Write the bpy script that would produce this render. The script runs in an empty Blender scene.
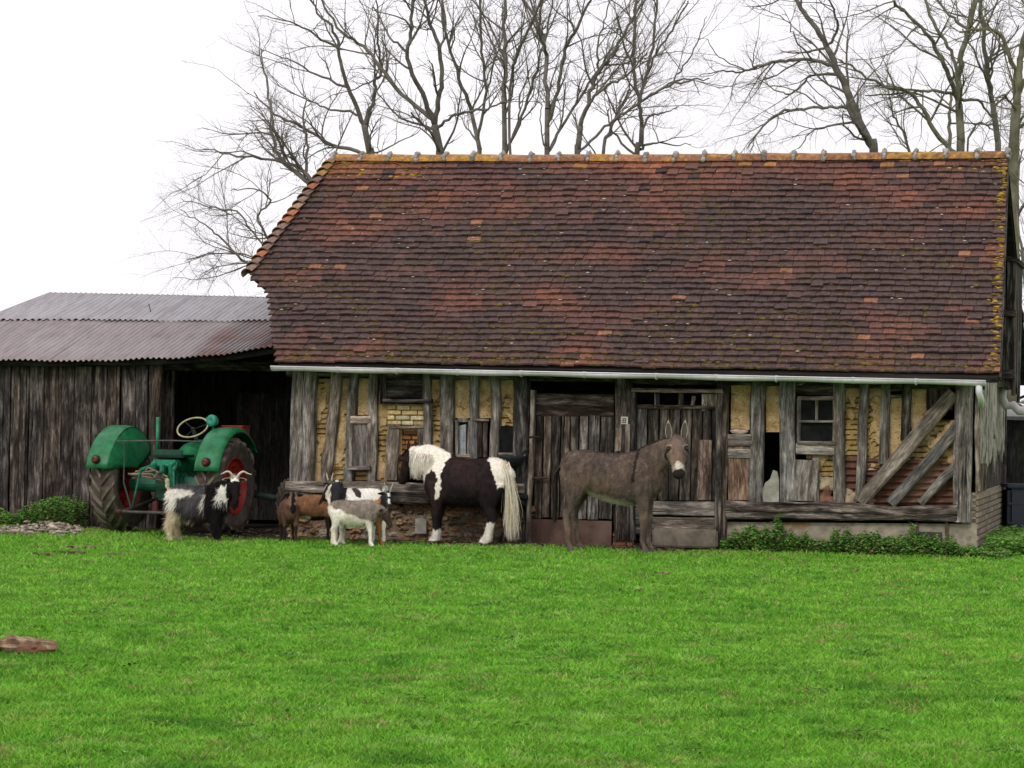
import bpy, bmesh, math, random
import numpy as np
from mathutils import Vector, Matrix, noise, Euler
R = math.radians
PI = math.pi
random.seed(7)
rng = np.random.default_rng(7)
scene = bpy.context.scene
COL = scene.collection

# ------------------------------------------------------------------ camera
FPX = 2743.0
CAM = Vector((0, -32, 1.6))
cam_rot = Matrix.Rotation(R(90.52), 4, 'X') @ Matrix.Rotation(R(1.0), 4, 'Z')
cd = bpy.data.cameras.new('camera')
cd.sensor_width = 36; cd.lens = 36 * FPX / 1024
cd.clip_end = 3000; cd.clip_start = 0.5
cam = bpy.data.objects.new('camera', cd); COL.objects.link(cam)
cam.matrix_world = Matrix.Translation(CAM) @ cam_rot
scene.camera = cam

YAW = R(14)
ORG = Vector((0, 0.9, 0))
BX = Vector((math.cos(YAW), -math.sin(YAW), 0)); BY = Vector((math.sin(YAW), math.cos(YAW), 0))

def ray(px, py):
    d = Vector(((px - 512) / FPX, (384 - py) / FPX, -1))
    return (cam_rot.to_3x3() @ d).normalized()

def at(px, py, ly=0.0):
    """a point of the photograph on the vertical plane ly behind the barn front, in barn coordinates"""
    d = ray(px, py)
    t = (ly - (CAM - ORG).dot(BY)) / d.dot(BY)
    p = CAM + d * t - ORG
    return Vector((p.dot(BX), p.dot(BY), p.z))

def gp(px, py, z=0.0):
    d = ray(px, py)
    return CAM + d * ((z - CAM.z) / d.z)

def wd(px, py, Y):
    """point at world depth Y"""
    d = ray(px, py)
    return CAM + d * ((Y - CAM.y) / d.y)

def local(p):
    p = Vector(p) - ORG
    return Vector((p.dot(BX), p.dot(BY), p.z))

def world(l):
    return ORG + BX * l[0] + BY * l[1] + Vector((0, 0, l[2]))

# ------------------------------------------------------------------ materials
def new_mat(name):
    m = bpy.data.materials.new(name); m.use_nodes = True
    nt = m.node_tree; b = nt.nodes['Principled BSDF']
    return m, nt, b

def N(nt, t, **kw):
    n = nt.nodes.new(t)
    for k, v in kw.items(): setattr(n, k, v)
    return n

def ramp(nt, fac, stops):
    r = N(nt, 'ShaderNodeValToRGB')
    e = r.color_ramp.elements
    while len(e) < len(stops): e.new(0.5)
    for i, (p, c) in enumerate(stops):
        e[i].position = p
        e[i].color = (c, c, c, 1) if isinstance(c, (int, float)) else (*c, 1)
    nt.links.new(fac, r.inputs[0])
    return r.outputs[0]

def noise_n(nt, vec, scale, detail=4, rough=0.6, dist=0.0):
    n = N(nt, 'ShaderNodeTexNoise')
    n.inputs['Scale'].default_value = scale; n.inputs['Detail'].default_value = detail
    n.inputs['Roughness'].default_value = rough; n.inputs['Distortion'].default_value = dist
    if vec is not None: nt.links.new(vec, n.inputs['Vector'])
    return n.outputs['Fac']

def mixc(nt, fac, a, b, mode='MIX'):
    m = N(nt, 'ShaderNodeMix', data_type='RGBA', blend_type=mode)
    for sock, v in ((m.inputs[0], fac), (m.inputs[6], a), (m.inputs[7], b)):
        if isinstance(v, (int, float)): sock.default_value = v
        elif isinstance(v, tuple): sock.default_value = (*v, 1)
        else: nt.links.new(v, sock)
    return m.outputs[2]

def attr(nt, name, out='Color'):
    a = N(nt, 'ShaderNodeAttribute'); a.attribute_name = name
    return a.outputs[out]

def bump(nt, b, h, strength, dist=0.01):
    n = N(nt, 'ShaderNodeBump'); n.inputs['Strength'].default_value = strength; n.inputs['Distance'].default_value = dist
    nt.links.new(h, n.inputs['Height']); nt.links.new(n.outputs[0], b.inputs['Normal'])

def mapping(nt, vec, s):
    m = N(nt, 'ShaderNodeMapping'); m.inputs['Scale'].default_value = s
    nt.links.new(vec, m.inputs['Vector']); return m.outputs[0]

def mat_vc(name, rough=0.9, scale=20, lo=0.7, hi=1.25, bmp=0.3, spec=0.2, metallic=0.0, bdist=0.01, coat=0.0):
    """base colour from the object's own painted colours, varied by noise"""
    m, nt, b = new_mat(name)
    co = N(nt, 'ShaderNodeTexCoord').outputs['Object']
    f = noise_n(nt, co, scale, 5)
    c = mixc(nt, 1.0, attr(nt, 'col'), ramp(nt, f, [(0.3, lo), (0.7, hi)]), 'MULTIPLY')
    nt.links.new(c, b.inputs['Base Color'])
    b.inputs['Roughness'].default_value = rough
    b.inputs['Specular IOR Level'].default_value = spec
    b.inputs['Metallic'].default_value = metallic
    b.inputs['Coat Weight'].default_value = coat
    if bmp: bump(nt, b, f, bmp, bdist)
    return m

def mat_wood(name, stops, stain=0.55, rough=0.92):
    """weathered boards and beams; the grain runs along the first coordinate of 'gc'"""
    m, nt, b = new_mat(name)
    g = attr(nt, 'gc', 'Vector')
    fine = noise_n(nt, mapping(nt, g, (7.0, 90, 90)), 1.0, 5, 0.65, 0.3)
    mid = noise_n(nt, mapping(nt, g, (2.6, 20, 20)), 1.0, 5, 0.7, 0.6)
    big = noise_n(nt, mapping(nt, g, (2.6, 6.0, 6.0)), 1.0, 4, 0.6)
    crack = noise_n(nt, mapping(nt, g, (0.9, 28, 10)), 1.0, 3, 0.5, 0.2)
    base = ramp(nt, mid, stops)
    f = ramp(nt, fine, [(0.3, 0.45), (0.72, 1.35)])
    c = mixc(nt, 1.0, base, f, 'MULTIPLY')
    s = ramp(nt, big, [(0.38, stain), (0.62, 1.15)])
    c = mixc(nt, 1.0, c, s, 'MULTIPLY')
    k = ramp(nt, crack, [(0.30, 0.12), (0.36, 1.0)])
    c = mixc(nt, 1.0, c, k, 'MULTIPLY')
    blot = noise_n(nt, mapping(nt, g, (9, 22, 22)), 1.0, 5, 0.75)
    c = mixc(nt, 1.0, c, ramp(nt, blot, [(0.35, 0.66), (0.5, 1.0), (0.7, 1.32)]), 'MULTIPLY')
    c = mixc(nt, 1.0, c, attr(nt, 'col'), 'MULTIPLY')
    nt.links.new(c, b.inputs['Base Color'])
    b.inputs['Roughness'].default_value = rough; b.inputs['Specular IOR Level'].default_value = 0.15
    mm = N(nt, 'ShaderNodeMath', operation='MULTIPLY'); nt.links.new(f, mm.inputs[0]); nt.links.new(k, mm.inputs[1])
    bump(nt, b, mm.outputs[0], 0.7, 0.008)
    return m

M = {}
M['wood'] = mat_wood('weathered_grey_wood', [(0.3, (0.070, 0.056, 0.047)), (0.48, (0.19, 0.162, 0.140)), (0.70, (0.47, 0.425, 0.385))])
M['wood_dark'] = mat_wood('dark_brown_wood', [(0.3, (0.020, 0.015, 0.014)), (0.48, (0.066, 0.054, 0.048)), (0.68, (0.27, 0.238, 0.216))], 0.42)
M['wood_black'] = mat_wood('blackish_wood', [(0.3, (0.012, 0.010, 0.010)), (0.7, (0.055, 0.050, 0.046))], 0.5)  # near-black wood for inner walls, purlins and rear boarding
M['wood_shed'] = mat_wood('tarred_shed_planks', [(0.3, (0.018, 0.014, 0.013)), (0.48, (0.056, 0.045, 0.041)), (0.70, (0.22, 0.19, 0.175))], 0.32)
def mat_tile():
    m, nt, b = new_mat('clay_roof_tiles')
    co = N(nt, 'ShaderNodeTexCoord').outputs['Object']
    f = noise_n(nt, co, 26, 6, 0.75); g = noise_n(nt, co, 9, 5, 0.7); h = noise_n(nt, co, 60, 3, 0.6); big = noise_n(nt, co, 1.4, 4, 0.6)
    c = mixc(nt, 1.0, attr(nt, 'col'), ramp(nt, f, [(0.3, 0.42), (0.5, 1.0), (0.72, 1.65)]), 'MULTIPLY')
    c = mixc(nt, ramp(nt, g, [(0.56, 0.0), (0.66, 0.55)]), c, (0.19, 0.085, 0.052))
    c = mixc(nt, ramp(nt, g, [(0.30, 0.6), (0.40, 0.0)]), c, (0.045, 0.036, 0.040))
    mm = N(nt, 'ShaderNodeMath', operation='MULTIPLY'); nt.links.new(ramp(nt, big, [(0.52, 0.0), (0.66, 1.0)]), mm.inputs[0]); nt.links.new(ramp(nt, h, [(0.52, 0.0), (0.62, 0.6)]), mm.inputs[1])
    c = mixc(nt, mm.outputs[0], c, (0.115, 0.085, 0.028))
    nt.links.new(c, b.inputs['Base Color']); b.inputs['Roughness'].default_value = 0.85; b.inputs['Specular IOR Level'].default_value = 0.3
    bump(nt, b, f, 0.7, 0.012); return m
M['tile'] = mat_tile()
M['stone'] = mat_vc('rubble_stone', 0.95, 30, 0.55, 1.35, 0.8, 0.15)
M['brick'] = mat_vc('old_brick', 0.95, 25, 0.6, 1.3, 0.6, 0.15)
M['plaster'] = mat_vc('flaking_plaster', 0.95, 9, 0.55, 1.2, 0.6, 0.1)
M['coat'] = mat_vc('animal_coat', 0.85, 45, 0.76, 1.2, 0.2, 0.05)
M['hair'] = mat_vc('animal_hair', 0.7, 30, 0.8, 1.2, 0.0, 0.07)
M['horn'] = mat_vc('horn', 0.5, 60, 0.6, 1.2, 0.4, 0.4)
M['eye'] = mat_vc('eye_gloss', 0.12, 5, 0.9, 1.1, 0.0, 0.6)
M['bark'] = mat_vc('tree_bark', 0.95, 6, 0.55, 1.35, 0.5, 0.1)
M['paint'] = mat_vc('tractor_paint', 0.45, 9, 0.5, 1.2, 0.12, 0.35)
M['rubber'] = mat_vc('muddy_rubber', 0.9, 8, 0.5, 1.5, 0.3, 0.2)
M['iron'] = mat_vc('rusty_iron', 0.8, 18, 0.5, 1.4, 0.4, 0.4, 0.3)
M['log'] = mat_vc('cut_log', 0.95, 18, 0.5, 1.3, 0.8, 0.1, bdist=0.02)

def mat_daub():
    m, nt, b = new_mat('ochre_daub')
    co = N(nt, 'ShaderNodeTexCoord').outputs['Object']
    f = noise_n(nt, co, 7, 6, 0.65); f2 = noise_n(nt, co, 60, 4, 0.7)
    c = ramp(nt, f, [(0.25, (0.22, 0.13, 0.07)), (0.45, (0.46, 0.31, 0.145)), (0.62, (0.58, 0.43, 0.23)), (0.78, (0.66, 0.56, 0.40))])
    c = mixc(nt, 1.0, c, ramp(nt, f2, [(0.3, 0.6), (0.7, 1.25)]), 'MULTIPLY')
    c = mixc(nt, 1.0, c, attr(nt, 'col'), 'MULTIPLY')
    nt.links.new(c, b.inputs['Base Color']); b.inputs['Roughness'].default_value = 0.97; b.inputs['Specular IOR Level'].default_value = 0.1
    bump(nt, b, f2, 0.6, 0.012)
    return m
M['daub'] = mat_daub()

def mat_sheet(name, a, bcol, rust, metallic=0.3, rough=0.5, rl=0.5):
    m, nt, b = new_mat(name)
    co = N(nt, 'ShaderNodeTexCoord').outputs['Object']
    f = noise_n(nt, co, 1.3, 5, 0.65); f2 = noise_n(nt, mapping(nt, co, (14, 1.5, 3)), 1.0, 4, 0.7)
    c = ramp(nt, f2, [(0.3, a), (0.7, bcol)])
    c = mixc(nt, ramp(nt, f, [(rl, 0.0), (rl + 0.18, 1.0)]), c, rust)
    c = mixc(nt, 1.0, c, attr(nt, 'col'), 'MULTIPLY')
    nt.links.new(c, b.inputs['Base Color']); b.inputs['Metallic'].default_value = metallic
    nt.links.new(ramp(nt, f, [(0.3, rough - 0.1), (0.7, rough + 0.25)]), b.inputs['Roughness'])
    bump(nt, b, f2, 0.15, 0.004)
    return m
M['sheet'] = mat_sheet('corrugated_roof_sheet', (0.19, 0.168, 0.170), (0.31, 0.285, 0.288), (0.19, 0.15, 0.15), 0.1, 0.42, 0.62)
M['rust_sheet'] = mat_sheet('rusty_sheet', (0.07, 0.03, 0.022), (0.17, 0.075, 0.045), (0.28, 0.19, 0.14), 0.1, 0.7)
M['zinc'] = mat_sheet('zinc', (0.56, 0.54, 0.56), (0.70, 0.67, 0.70), (0.46, 0.44, 0.46), 0.0, 0.5, 0.6)
M['blue'] = mat_sheet('blue_plastic', (0.012, 0.016, 0.030), (0.02, 0.028, 0.05), (0.03, 0.03, 0.035), 0.0, 0.5, 0.6)

def mat_glass():
    m, nt, b = new_mat('dusty_window_glass')
    co = N(nt, 'ShaderNodeTexCoord').outputs['Object']
    f = noise_n(nt, co, 9, 4)
    nt.links.new(ramp(nt, f, [(0.35, (0.006, 0.006, 0.006)), (0.75, (0.018, 0.019, 0.019))]), b.inputs['Base Color'])
    b.inputs['Roughness'].default_value = 0.3; b.inputs['Specular IOR Level'].default_value = 0.03
    return m
M['glass'] = mat_glass()

def mat_leaf(name, trans=0.3):
    m, nt, b = new_mat(name)
    co = N(nt, 'ShaderNodeTexCoord').outputs['Object']
    c = mixc(nt, 1.0, attr(nt, 'col'), ramp(nt, noise_n(nt, co, 3, 3), [(0.3, 0.75), (0.7, 1.2)]), 'MULTIPLY')
    nt.links.new(c, b.inputs['Base Color']); b.inputs['Roughness'].default_value = 0.7; b.inputs['Specular IOR Level'].default_value = 0.08
    t = N(nt, 'ShaderNodeBsdfTranslucent'); nt.links.new(c, t.inputs[0])
    mx = N(nt, 'ShaderNodeMixShader'); mx.inputs[0].default_value = trans
    nt.links.new(b.outputs[0], mx.inputs[1]); nt.links.new(t.outputs[0], mx.inputs[2])
    nt.links.new(mx.outputs[0], nt.nodes['Material Output'].inputs[0])
    return m
M['grass'] = mat_leaf('meadow_grass', 0.22)
M['nettle'] = mat_leaf('nettle_leaf', 0.12)

def mat_ground():
    m, nt, b = new_mat('pasture_soil')
    co = N(nt, 'ShaderNodeTexCoord').outputs['Object']
    f = noise_n(nt, co, 1.2, 6, 0.65); f2 = noise_n(nt, co, 40, 4, 0.7)
    g = ramp(nt, f, [(0.3, (0.07, 0.18, 0.018)), (0.7, (0.11, 0.27, 0.026))])
    d = ramp(nt, f2, [(0.3, (0.022, 0.016, 0.012)), (0.7, (0.060, 0.045, 0.034))])
    c = mixc(nt, attr(nt, 'mud', 'Fac'), g, d)
    c = mixc(nt, 1.0, c, ramp(nt, f2, [(0.3, 0.7), (0.7, 1.2)]), 'MULTIPLY')
    nt.links.new(c, b.inputs['Base Color']); b.inputs['Roughness'].default_value = 0.95; b.inputs['Specular IOR Level'].default_value = 0.1
    bump(nt, b, f2, 0.6, 0.02)
    return m
M['ground'] = mat_ground()

# ------------------------------------------------------------------ mesh helpers
class MB:
    def __init__(s): s.v = []; s.f = []; s.c = []; s.g = []
    def add(s, vs, fs, col=(1, 1, 1), gc=None):
        n = len(s.v)
        s.v += [tuple(v) for v in vs]
        s.f += [tuple(i + n for i in f) for f in fs]
        if isinstance(col, list): s.c += col
        else: s.c += [col] * len(vs)
        s.g += gc if gc else [tuple(v) for v in vs]
        return n
    def build(s, name, mat, parent=None, smooth=False, loc=None):
        me = bpy.data.meshes.new(name)
        me.from_pydata(s.v, [], s.f)
        a = me.attributes.new('col', 'FLOAT_COLOR', 'POINT')
        a.data.foreach_set('color', np.array([(*c[:3], 1.0) for c in s.c], 'f').ravel())
        a = me.attributes.new('gc', 'FLOAT_VECTOR', 'POINT')
        a.data.foreach_set('vector', np.array(s.g, 'f').ravel())
        me.materials.append(M[mat] if isinstance(mat, str) else mat)
        if smooth: me.shade_smooth()
        o = bpy.data.objects.new(name, me); COL.objects.link(o)
        if parent is not None: o.parent = parent
        if loc is not None: o.location = loc
        return o

def tag(o, label=None, cat=None, group=None, kind=None):
    if label: o['label'] = label
    if cat: o['category'] = cat
    if group: o['group'] = group
    if kind: o['kind'] = kind
    return o

def empty(name, loc=(0, 0, 0), rz=0.0):
    o = bpy.data.objects.new(name, None); COL.objects.link(o)
    o.location = loc; o.rotation_euler = (0, 0, rz); o.empty_display_size = 0.1
    return o

def jit(c, a, rnd=random):
    k = 1 + rnd.uniform(-a, a)
    return (c[0] * k, c[1] * k, c[2] * k)

def box(mb, c, s, rot=None, col=(1, 1, 1), ch=0.0):
    """box with optional chamfer"""
    bm = bmesh.new(); bmesh.ops.create_cube(bm, size=1)
    bmesh.ops.scale(bm, vec=s, verts=bm.verts)
    if ch: bmesh.ops.bevel(bm, geom=bm.edges[:], offset=ch, segments=2, affect='EDGES')
    m = Matrix.Translation(c) @ (rot.to_4x4() if rot else Matrix())
    vs = [m @ v.co for v in bm.verts]; fs = [[v.index for v in f.verts] for f in bm.faces]
    bm.free()
    mb.add(vs, fs, col)

def beam(mb, A, B, w, d, wob=0.006, col=(1, 1, 1), seg=None, wb=None, nrm=Vector((0, 1, 0)), ragged=0.0, depth_up=None):
    """irregular hewn timber from A to B, w across the face, d deep"""
    A = Vector(A); B = Vector(B); L = (B - A).length
    t = (B - A).normalized(); s = t.cross(nrm).normalized(); u = s.cross(t)
    seg = seg or max(2, int(L / 0.12)); seed = random.uniform(0, 50)
    wb = w if wb is None else wb
    vs = []; gc = []
    ch = min(w, d) * 0.18
    for i in range(seg + 1):
        k = i / seg
        p = A.lerp(B, k)
        off = Vector((noise.noise((seed, k * L * 1.2, 0)), 0, 0)).x * wob * 2.5
        ww = (w * (1 - k) + wb * k) / 2 * (1 + 0.0 * k)
        prof = [(-ww + ch, -d / 2), (ww - ch, -d / 2), (ww, -d / 2 + ch), (ww, d / 2 - ch), (ww - ch, d / 2), (-ww + ch, d / 2), (-ww, d / 2 - ch), (-ww, -d / 2 + ch)]
        for j, (a, b_) in enumerate(prof):
            n1 = noise.noise((seed + j * 3.1, k * L * 4, 1)) * wob
            e = 0
            if ragged and i == seg: e = random.uniform(-ragged, 0)
            vs.append(p + s * (a + off + n1) + u * (b_ + noise.noise((seed, k * L * 4, j * 2.0)) * wob) + t * e)
            gc.append((k * L + seed * 3, a + seed, b_ + seed * 0.7))
    fs = []
    for i in range(seg):
        for j in range(8):
            a = i * 8 + j; b_ = i * 8 + (j + 1) % 8
            fs.append((a, b_, b_ + 8, a + 8))
    fs.append(tuple(range(7, -1, -1))); fs.append(tuple(seg * 8 + j for j in range(8)))
    h_ = random.uniform(-.09, .09); cc = jit(col, 0.12)
    mb.add(vs, fs, (cc[0] * (1 + h_), cc[1], cc[2] * (1 - h_)), gc)

def tube(mb, pts, rads, n=8, col=(1, 1, 1), cap=True):
    pts = [Vector(p) for p in pts]; m = len(pts)
    if isinstance(rads, (int, float)): rads = [rads] * m
    vs = []; gc = []; prev = None; L = 0
    for i, p in enumerate(pts):
        t = (pts[min(i + 1, m - 1)] - pts[max(i - 1, 0)]).normalized()
        if prev is None:
            a = Vector((0, 0, 1)) if abs(t.z) < 0.9 else Vector((1, 0, 0))
            s = t.cross(a).normalized()
        else:
            s = (prev - t * prev.dot(t))
            s = s.normalized() if s.length > 1e-6 else t.orthogonal().normalized()
        prev = s; u = s.cross(t)
        if i: L += (p - pts[i - 1]).length
        for j in range(n):
            a = 2 * PI * j / n
            vs.append(p + (s * math.cos(a) + u * math.sin(a)) * rads[i]); gc.append((L, a * rads[i], 0))
    fs = []
    for i in range(m - 1):
        for j in range(n):
            a = i * n + j; b_ = i * n + (j + 1) % n
            fs.append((a, a + n, b_ + n, b_))
    if cap:
        fs.append(tuple(range(n))); fs.append(tuple(m * n - 1 - j for j in range(n)))
    mb.add(vs, fs, col, gc)

def cr(rows, k=4):
    """Catmull-Rom through rows of numbers"""
    rows = [np.array(r, float) for r in rows]
    P = [rows[0]] + rows + [rows[-1]]; out = []
    for i in range(1, len(P) - 2):
        for q in range(k):
            t = q / k; p0, p1, p2, p3 = P[i - 1], P[i], P[i + 1], P[i + 2]
            out.append(0.5 * (2 * p1 + (p2 - p0) * t + (2 * p0 - 5 * p1 + 4 * p2 - p3) * t * t + (3 * p1 - p0 - 3 * p2 + p3) * t ** 3))
    out.append(rows[-1]); return out

def loft(mb, rows, up=(0, 0, 1), n=14, mat4=None, col=(1, 1, 1), k=4, cap=0.5):
    """rows of (x,y,z, half-width, half-height)"""
    rr = cr(rows, k) if k > 1 else [np.array(r, float) for r in rows]
    up = Vector(up); m = len(rr); vs = []
    P = [Vector(r[:3]) for r in rr]
    for i in range(m):
        t = (P[min(i + 1, m - 1)] - P[max(i - 1, 0)]).normalized()
        s = t.cross(up).normalized(); u = s.cross(t)
        for j in range(n):
            a = 2 * PI * j / n
            vs.append(P[i] + s * (max(rr[i][3], 1e-3) * math.cos(a)) + u * (max(rr[i][4], 1e-3) * math.sin(a)))
    fs = []
    for i in range(m - 1):
        for j in range(n):
            a = i * n + j; b_ = i * n + (j + 1) % n
            fs.append((a, a + n, b_ + n, b_))
    t0 = (P[0] - P[1]).normalized(); t1 = (P[-1] - P[-2]).normalized()
    vs.append(P[0] + t0 * min(rr[0][3], rr[0][4]) * cap); vs.append(P[-1] + t1 * min(rr[-1][3], rr[-1][4]) * cap)
    c0 = m * n; c1 = c0 + 1
    for j in range(n):
        fs.append((c0, j, (j + 1) % n)); fs.append((c1, (m - 1) * n + (j + 1) % n, (m - 1) * n + j))
    if mat4 is not None: vs = [mat4 @ v for v in vs]
    mb.add(vs, fs, col)

def lathe(mb, prof, origin, axis, n=32, col=(1, 1, 1), closed=True):
    """prof: (radius, along) pairs round axis"""
    axis = Vector(axis).normalized(); s = axis.orthogonal().normalized(); u = axis.cross(s); o = Vector(origin)
    vs = []
    for (r, h) in prof:
        for j in range(n):
            a = 2 * PI * j / n
            vs.append(o + axis * h + (s * math.cos(a) + u * math.sin(a)) * r)
    fs = []; m = len(prof)
    for i in range(m if closed else m - 1):
        for j in range(n):
            a = i * n + j; b_ = i * n + (j + 1) % n; c = ((i + 1) % m) * n + (j + 1) % n; d = ((i + 1) % m) * n + j
            fs.append((a, b_, c, d))
    mb.add(vs, fs, col)

def ball(mb, c, r, col=(1, 1, 1), sub=2, rough=0.0):
    bm = bmesh.new(); bmesh.ops.create_icosphere(bm, subdivisions=sub, radius=1)
    r = r if isinstance(r, (tuple, list)) else (r, r, r); sd = random.uniform(0, 99)
    vs = []
    for v in bm.verts:
        k = 1 + (noise.noise(v.co * 1.7 + Vector((sd, 0, 0))) * rough if rough else 0)
        vs.append((c[0] + v.co.x * r[0] * k, c[1] + v.co.y * r[1] * k, c[2] + v.co.z * r[2] * k))
    fs = [[v.index for v in f.verts] for f in bm.faces]; bm.free()
    mb.add(vs, fs, col)

def sheet(mb, A, B, C, D, nx, ny, fn, col=(1, 1, 1), thick=0.0):
    """grid over quad A(bottom left) B(bottom right) C(top right) D(top left); fn(u,v,p)->p"""
    A, B, C, D = map(Vector, (A, B, C, D)); vs = []; gc = []
    for j in range(ny + 1):
        for i in range(nx + 1):
            u = i / nx; v = j / ny
            p = (A.lerp(B, u)).lerp(D.lerp(C, u), v)
            vs.append(fn(u, v, p)); gc.append((p.z, p.x, p.y))
    fs = [(j * (nx + 1) + i, j * (nx + 1) + i + 1, (j + 1) * (nx + 1) + i + 1, (j + 1) * (nx + 1) + i) for j in range(ny) for i in range(nx)]
    mb.add(vs, fs, col, gc)

# ================================================================== BARN
barn = empty('timber_framed_barn', ORG, -YAW)
tag(barn, 'old half-timbered barn with brown mossy tiled roof and ochre daub walls', 'barn')

EAVE_Y = -0.40; RIDGE_Y = 2.5
El = at(278, 362, EAVE_Y); Er = at(1000, 374, EAVE_Y)
Rl = at(335, 160, RIDGE_Y); Rr = at(1008, 157, RIDGE_Y)
def ze(x): return El.z + (Er.z - El.z) * (x - El.x) / (Er.x - El.x)
def zr(x): return Rl.z + (Rr.z - Rl.z) * (x - Rl.x) / (Rr.x - Rl.x)
def roofz(x, v):
    sag = -0.035 * math.sin(PI * v) + 0.02 * noise.noise((x * 0.6, v * 3, 3.3))
    return ze(x) * (1 - v) + zr(x) * v + sag
def onroof(px, py):
    lo, hi = 0.0, 1.0
    for _ in range(40):
        v = (lo + hi) / 2; p = at(px, py, EAVE_Y + (RIDGE_Y - EAVE_Y) * v)
        if p.z > ze(p.x) * (1 - v) + zr(p.x) * v: lo = v
        else: hi = v
    return p.x, v
tipx, tipv = onroof(250, 271); notx, notv = onroof(268, 286)
def Lb(v):
    if v <= notv: return El.x + (notx - El.x) * v / notv
    if v <= tipv: return notx + (tipx - notx) * (v - notv) / max(1e-4, tipv - notv)
    return tipx + (Rl.x - tipx) * (v - tipv) / (1 - tipv)
def Rb(v): return Er.x + (Rr.x - Er.x) * v
print('roof', El, Er, Rl, Rr, 'tip', tipx, tipv, notx, notv)
WALLH = roofz(4, 0.14)

def tile_col(x, v, seed):
    """each fired tile has its own colour: purple-brown, redder near the ridge, some bright replacements"""
    r = random.random(); n = noise.noise((x * 0.55, v * 5, seed)); n2 = noise.noise((x * 1.7, v * 9, seed + 9))
    red = max(0, (v - 0.60) / 0.40) * 0.62 + n * 0.60 + n2 * 0.50 - 0.02 + max(0, 0.1 - v) * 1.5
    dark = Vector((0.070, 0.044, 0.042)); mid = Vector((0.135, 0.058, 0.046)); org = Vector((0.25, 0.096, 0.055))
    k = min(1.0, max(0.0, red + random.uniform(-0.12, 0.14)))
    c = dark.lerp(mid, k / 0.5) if k < 0.5 else mid.lerp(org, (k - 0.5) / 0.5)
    if r < 0.006: c = Vector((0.25, 0.115, 0.07))
    if r > 0.985: c = Vector((0.05, 0.033, 0.033))
    return jit(c, 0.13)

def tile_courses(mb, origin_fn, nc, Lf, Rf, tw=0.165, seed=0, moss=True):
    """tile strips laid course over course; origin_fn(x, v) -> surface point, n = outward normal"""
    for i in range(nc):
        v0 = i / nc; v1 = min((i + 1.35) / nc, 1.0)
        xl = Lf((v0 + 1 / nc) if (v0 + 1 / nc) < 1 else v0); xr = Rf(v0)
        x = xl - random.uniform(0, tw * 0.6)
        first = True
        while x < xr - 0.02:
            w = tw * random.uniform(0.88, 1.12); x0 = max(x, xl); x1 = min(x + w, xr); x += w
            if x1 - x0 < 0.03: continue
            dz = random.uniform(-0.006, 0.010); slip = random.uniform(-0.006, 0.006) / 3
            if random.random() < 0.012: slip = -0.012; dz = 0.014
            lift = 0.038 + dz; tw2 = random.uniform(-0.006, 0.006)
            p = [origin_fn(x0, v0 + slip), origin_fn(x1, v0 + slip), origin_fn(x1, v1), origin_fn(x0, v1)]
            wv_ = 0.010 * noise.noise((x0 * .9, i * .35, seed + 40)) + .006 * noise.noise((x0 * 3.1, i * 1.7, seed))
            p[0] = p[0] + Vector((0, 0, wv_)); p[1] = p[1] + Vector((0, 0, wv_))
            nrm = (p[1] - p[0]).cross(p[3] - p[0]).normalized()
            th = 0.026
            top = [p[0] + nrm * (lift + tw2), p[1] + nrm * (lift - tw2), p[2] + nrm * 0.002, p[3] + nrm * 0.002]
            low = [q - nrm * th for q in top[:2]]
            g = 0.0025
            ax = (p[1] - p[0]).normalized() * g
            top[0] += ax; top[3] += ax; top[1] -= ax; top[2] -= ax; low[0] += ax; low[1] -= ax
            # belly of the tile
            m0 = (top[0] + top[1]) / 2 + nrm * 0.006; m1 = (top[2] + top[3]) / 2 + nrm * 0.004
            c = tile_col((x0 + x1) / 2, v0, seed)
            xm = (x0 + x1) / 2
            # lichen and bird lime on single tiles
            if v0 > 0.93 and random.random() < 0.10: c = jit((0.27, 0.13, 0.05), 0.3)
            mb.add([top[0], m0, top[1], top[2], m1, top[3], low[0], low[1], m0 - nrm * th],
                   [(0, 1, 4, 5), (1, 2, 3, 4), (6, 8, 1, 0), (8, 7, 2, 1), (7, 3, 2), (0, 5, 6)], c)

front_fn = lambda x, v: Vector((x, EAVE_Y + (RIDGE_Y - EAVE_Y) * v, roofz(x, v)))
roof = MB()
tile_courses(roof, front_fn, 36, Lb, Rb)
# back slope, mirrored over the ridge
back_fn = lambda x, v: Vector((x, 2 * RIDGE_Y - (EAVE_Y + (RIDGE_Y - EAVE_Y) * v), roofz(x, v)))
def back_tiles(mb):
    fn = lambda u, v: back_fn(-u, v)
    tile_courses(mb, fn, 36, lambda v: -Rb(v), lambda v: -Lb(v), 0.33, 5)
back_tiles(roof)
# half hip on the left end
hipA = Vector((tipx, EAVE_Y + (RIDGE_Y - EAVE_Y) * tipv, roofz(tipx, tipv))); hipB = Vector((tipx, 2 * RIDGE_Y - hipA.y, hipA.z))
rl = Vector((Rl.x, RIDGE_Y, zr(Rl.x)))
def hip_fn(x, v):   # x runs front-to-back as -y
    y = -x; base = Vector((tipx, y, hipA.z)); return Vector((tipx + (rl.x - tipx) * v, y, hipA.z + (rl.z - hipA.z) * v))
ncH = 19
tile_courses(roof, hip_fn, ncH, lambda v: -(hipB.y + (rl.y - hipB.y) * v), lambda v: -(hipA.y + (rl.y - hipA.y) * v), 0.2, 8)
roof_o = roof.build('roof', 'tile', barn)
tag(roof_o, 'weathered purple-brown clay tiles')
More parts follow.
